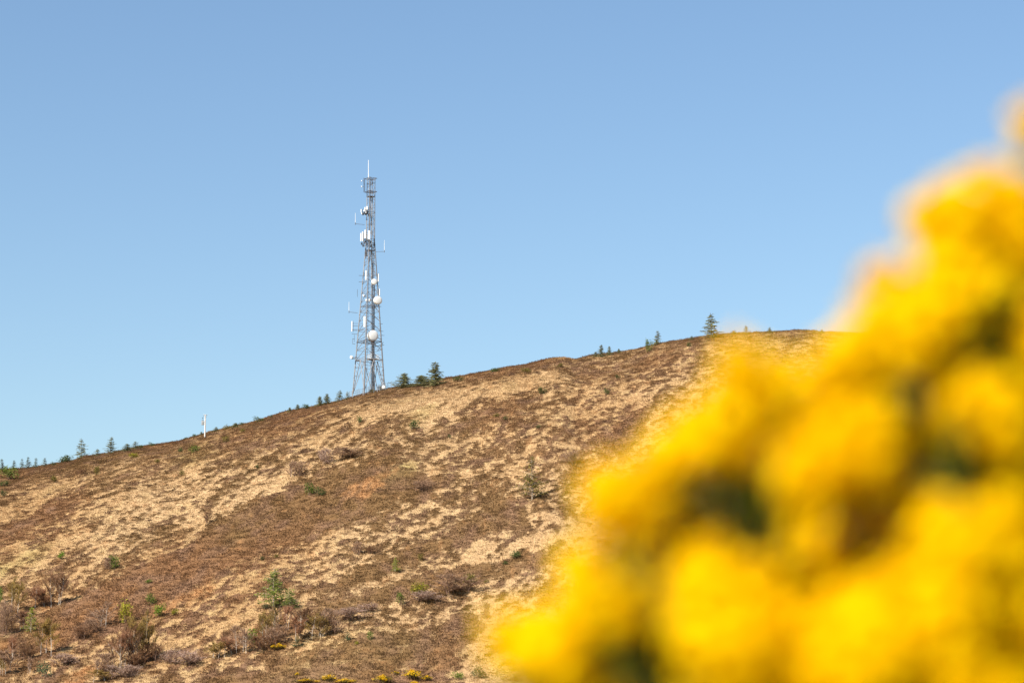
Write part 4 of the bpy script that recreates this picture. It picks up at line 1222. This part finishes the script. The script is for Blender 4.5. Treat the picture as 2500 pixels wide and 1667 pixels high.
for c, ax in tips:
    for j in range(2):
        d = ax + Vector((rr.gauss(0, .35), rr.gauss(0, .35), rr.gauss(0, .2)))
        sprig(c - d.normalized() * .09 + Vector((0, .03, 0)), d, rr.uniform(.06, .09), 22, rr)
for gx_, gy_, gr_ in GAPS:
    if gr_ < 38: continue
    for j in range(int(gr_ / 3)):
        a = rr.uniform(0, 6.283); q = math.sqrt(rr.random()) * gr_
        p = at((gx_ + q * math.cos(a)) / .9408, (gy_ + q * math.sin(a) + 60) / .9408, rr.uniform(2.30, 2.44) + .16 * max(0, (1650 - gx_ / .9408) / 600))
        sprig(p, (rr.gauss(-.1, .35), rr.gauss(-.35, .25), 1), rr.uniform(.06, .10), 46, rr)
cnt = 0
while cnt < 1250:
    inner = cnt < 740
    x = rr.uniform(1150, 2420) if inner else rr.uniform(2300 if cnt % 2 else 1150, 3050); y = rr.uniform(380, 1640) if inner else rr.uniform(450, 1900 if cnt % 2 else 5000)
    if not inside(x, y): continue
    Yd = rr.uniform(2.42, 2.95) if rr.random() < .75 else rr.uniform(2.9, 3.3)
    px, py = x / .9408, y / .9408
    Yd += .16 * max(0, (1650 - px) / 600)
    p = at(px, py, Yd)
    if p.z < .05: continue
    d = Vector((rr.gauss(-.1, .45), rr.gauss(-.15, .4), rr.uniform(.4, 1.2))).normalized(); L_ = rr.uniform(.11, .17)
    q = p + d * (L_ - .06); q2 = unray(q.x / q.y, (q.z - CAMZ) / q.y)
    if not inside(q2[0] * .9408, q2[1] * .9408): continue
    sprig(p - d * .08, d, L_, 70, rr); cnt += 1
link('spiny_foliage', mesh_np('spiny_foliage', np.concatenate(SV), np.concatenate(SF), M_SPINE, tint=np.concatenate(ST)), bush)
# woody boughs from the root to the shoots
for c, ax in tips[::3]:
    q = root0 + Vector((rr.uniform(-.12, .12), rr.uniform(-.1, .1), -.05)); m = q.lerp(c, .55) + Vector((rr.uniform(-.05, .05), .16, .05))
    stem.tube([q, q.lerp(m, .5) + Vector((0, .05, .1)), m, c + Vector((0, .05, -.06)), c], [.016, .013, .009, .0045, .002], 6, cap=False)
for v in range(len(stem.v)): stem.v[v] = tuple(Vector(stem.v[v]) - root0)
link('stem', stem.mesh('stem', M_GSTEM), bush)

# ------------------------------------------------------------------ light, sky, camera
SUN_AZ, SUN_EL = R(-138), R(42)   # azimuth measured from +Y (view direction) clockwise: behind the camera, to its left
sd = Vector((math.sin(SUN_AZ) * math.cos(SUN_EL), math.cos(SUN_AZ) * math.cos(SUN_EL), math.sin(SUN_EL)))
sun = bpy.data.lights.new('sun', 'SUN'); sun.energy = 4.6; sun.angle = R(.53); sun.color = (1, .93, .82)
so = bpy.data.objects.new('sun', sun); COL.objects.link(so); so.rotation_euler = sd.to_track_quat('Z', 'Y').to_euler(); so.location = (-60, -60, 90)
w = bpy.data.worlds.new('World'); scene.world = w; w.use_nodes = True
nt = w.node_tree; bg = nt.nodes['Background']
st = nt.nodes.new('ShaderNodeTexSky'); st.sky_type = 'NISHITA'; st.sun_disc = False
st.sun_elevation = SUN_EL; st.sun_rotation = SUN_AZ
st.altitude = 100; st.air_density = 1.3; st.dust_density = .2; st.ozone_density = 4.8
nt.links.new(st.outputs[0], bg.inputs[0]); bg.inputs[1].default_value = .067

cam = bpy.data.cameras.new('camera'); co = bpy.data.objects.new('camera', cam); COL.objects.link(co)
co.location = (0, 0, CAMZ); co.rotation_euler = (R(90) + PITCH, 0, 0)
cam.lens = LENS; cam.sensor_width = SENSOR; cam.clip_start = .1; cam.clip_end = 20000
cam.dof.use_dof = True; cam.dof.focus_distance = 480; cam.dof.aperture_fstop = 1.75; cam.dof.aperture_blades = 9
scene.camera = co
scene.view_settings.view_transform = 'Standard'; scene.view_settings.look = 'None'
scene.view_settings.exposure = 1.1; scene.view_settings.gamma = 1
cy = scene.cycles
cy.max_bounces = 8; cy.diffuse_bounces = 6; cy.glossy_bounces = 2; cy.transmission_bounces = 4
cy.use_denoising = True
try:
    cy.denoiser = 'OPENIMAGEDENOISE'; cy.denoising_input_passes = 'RGB_ALBEDO_NORMAL'
except Exception:
    pass
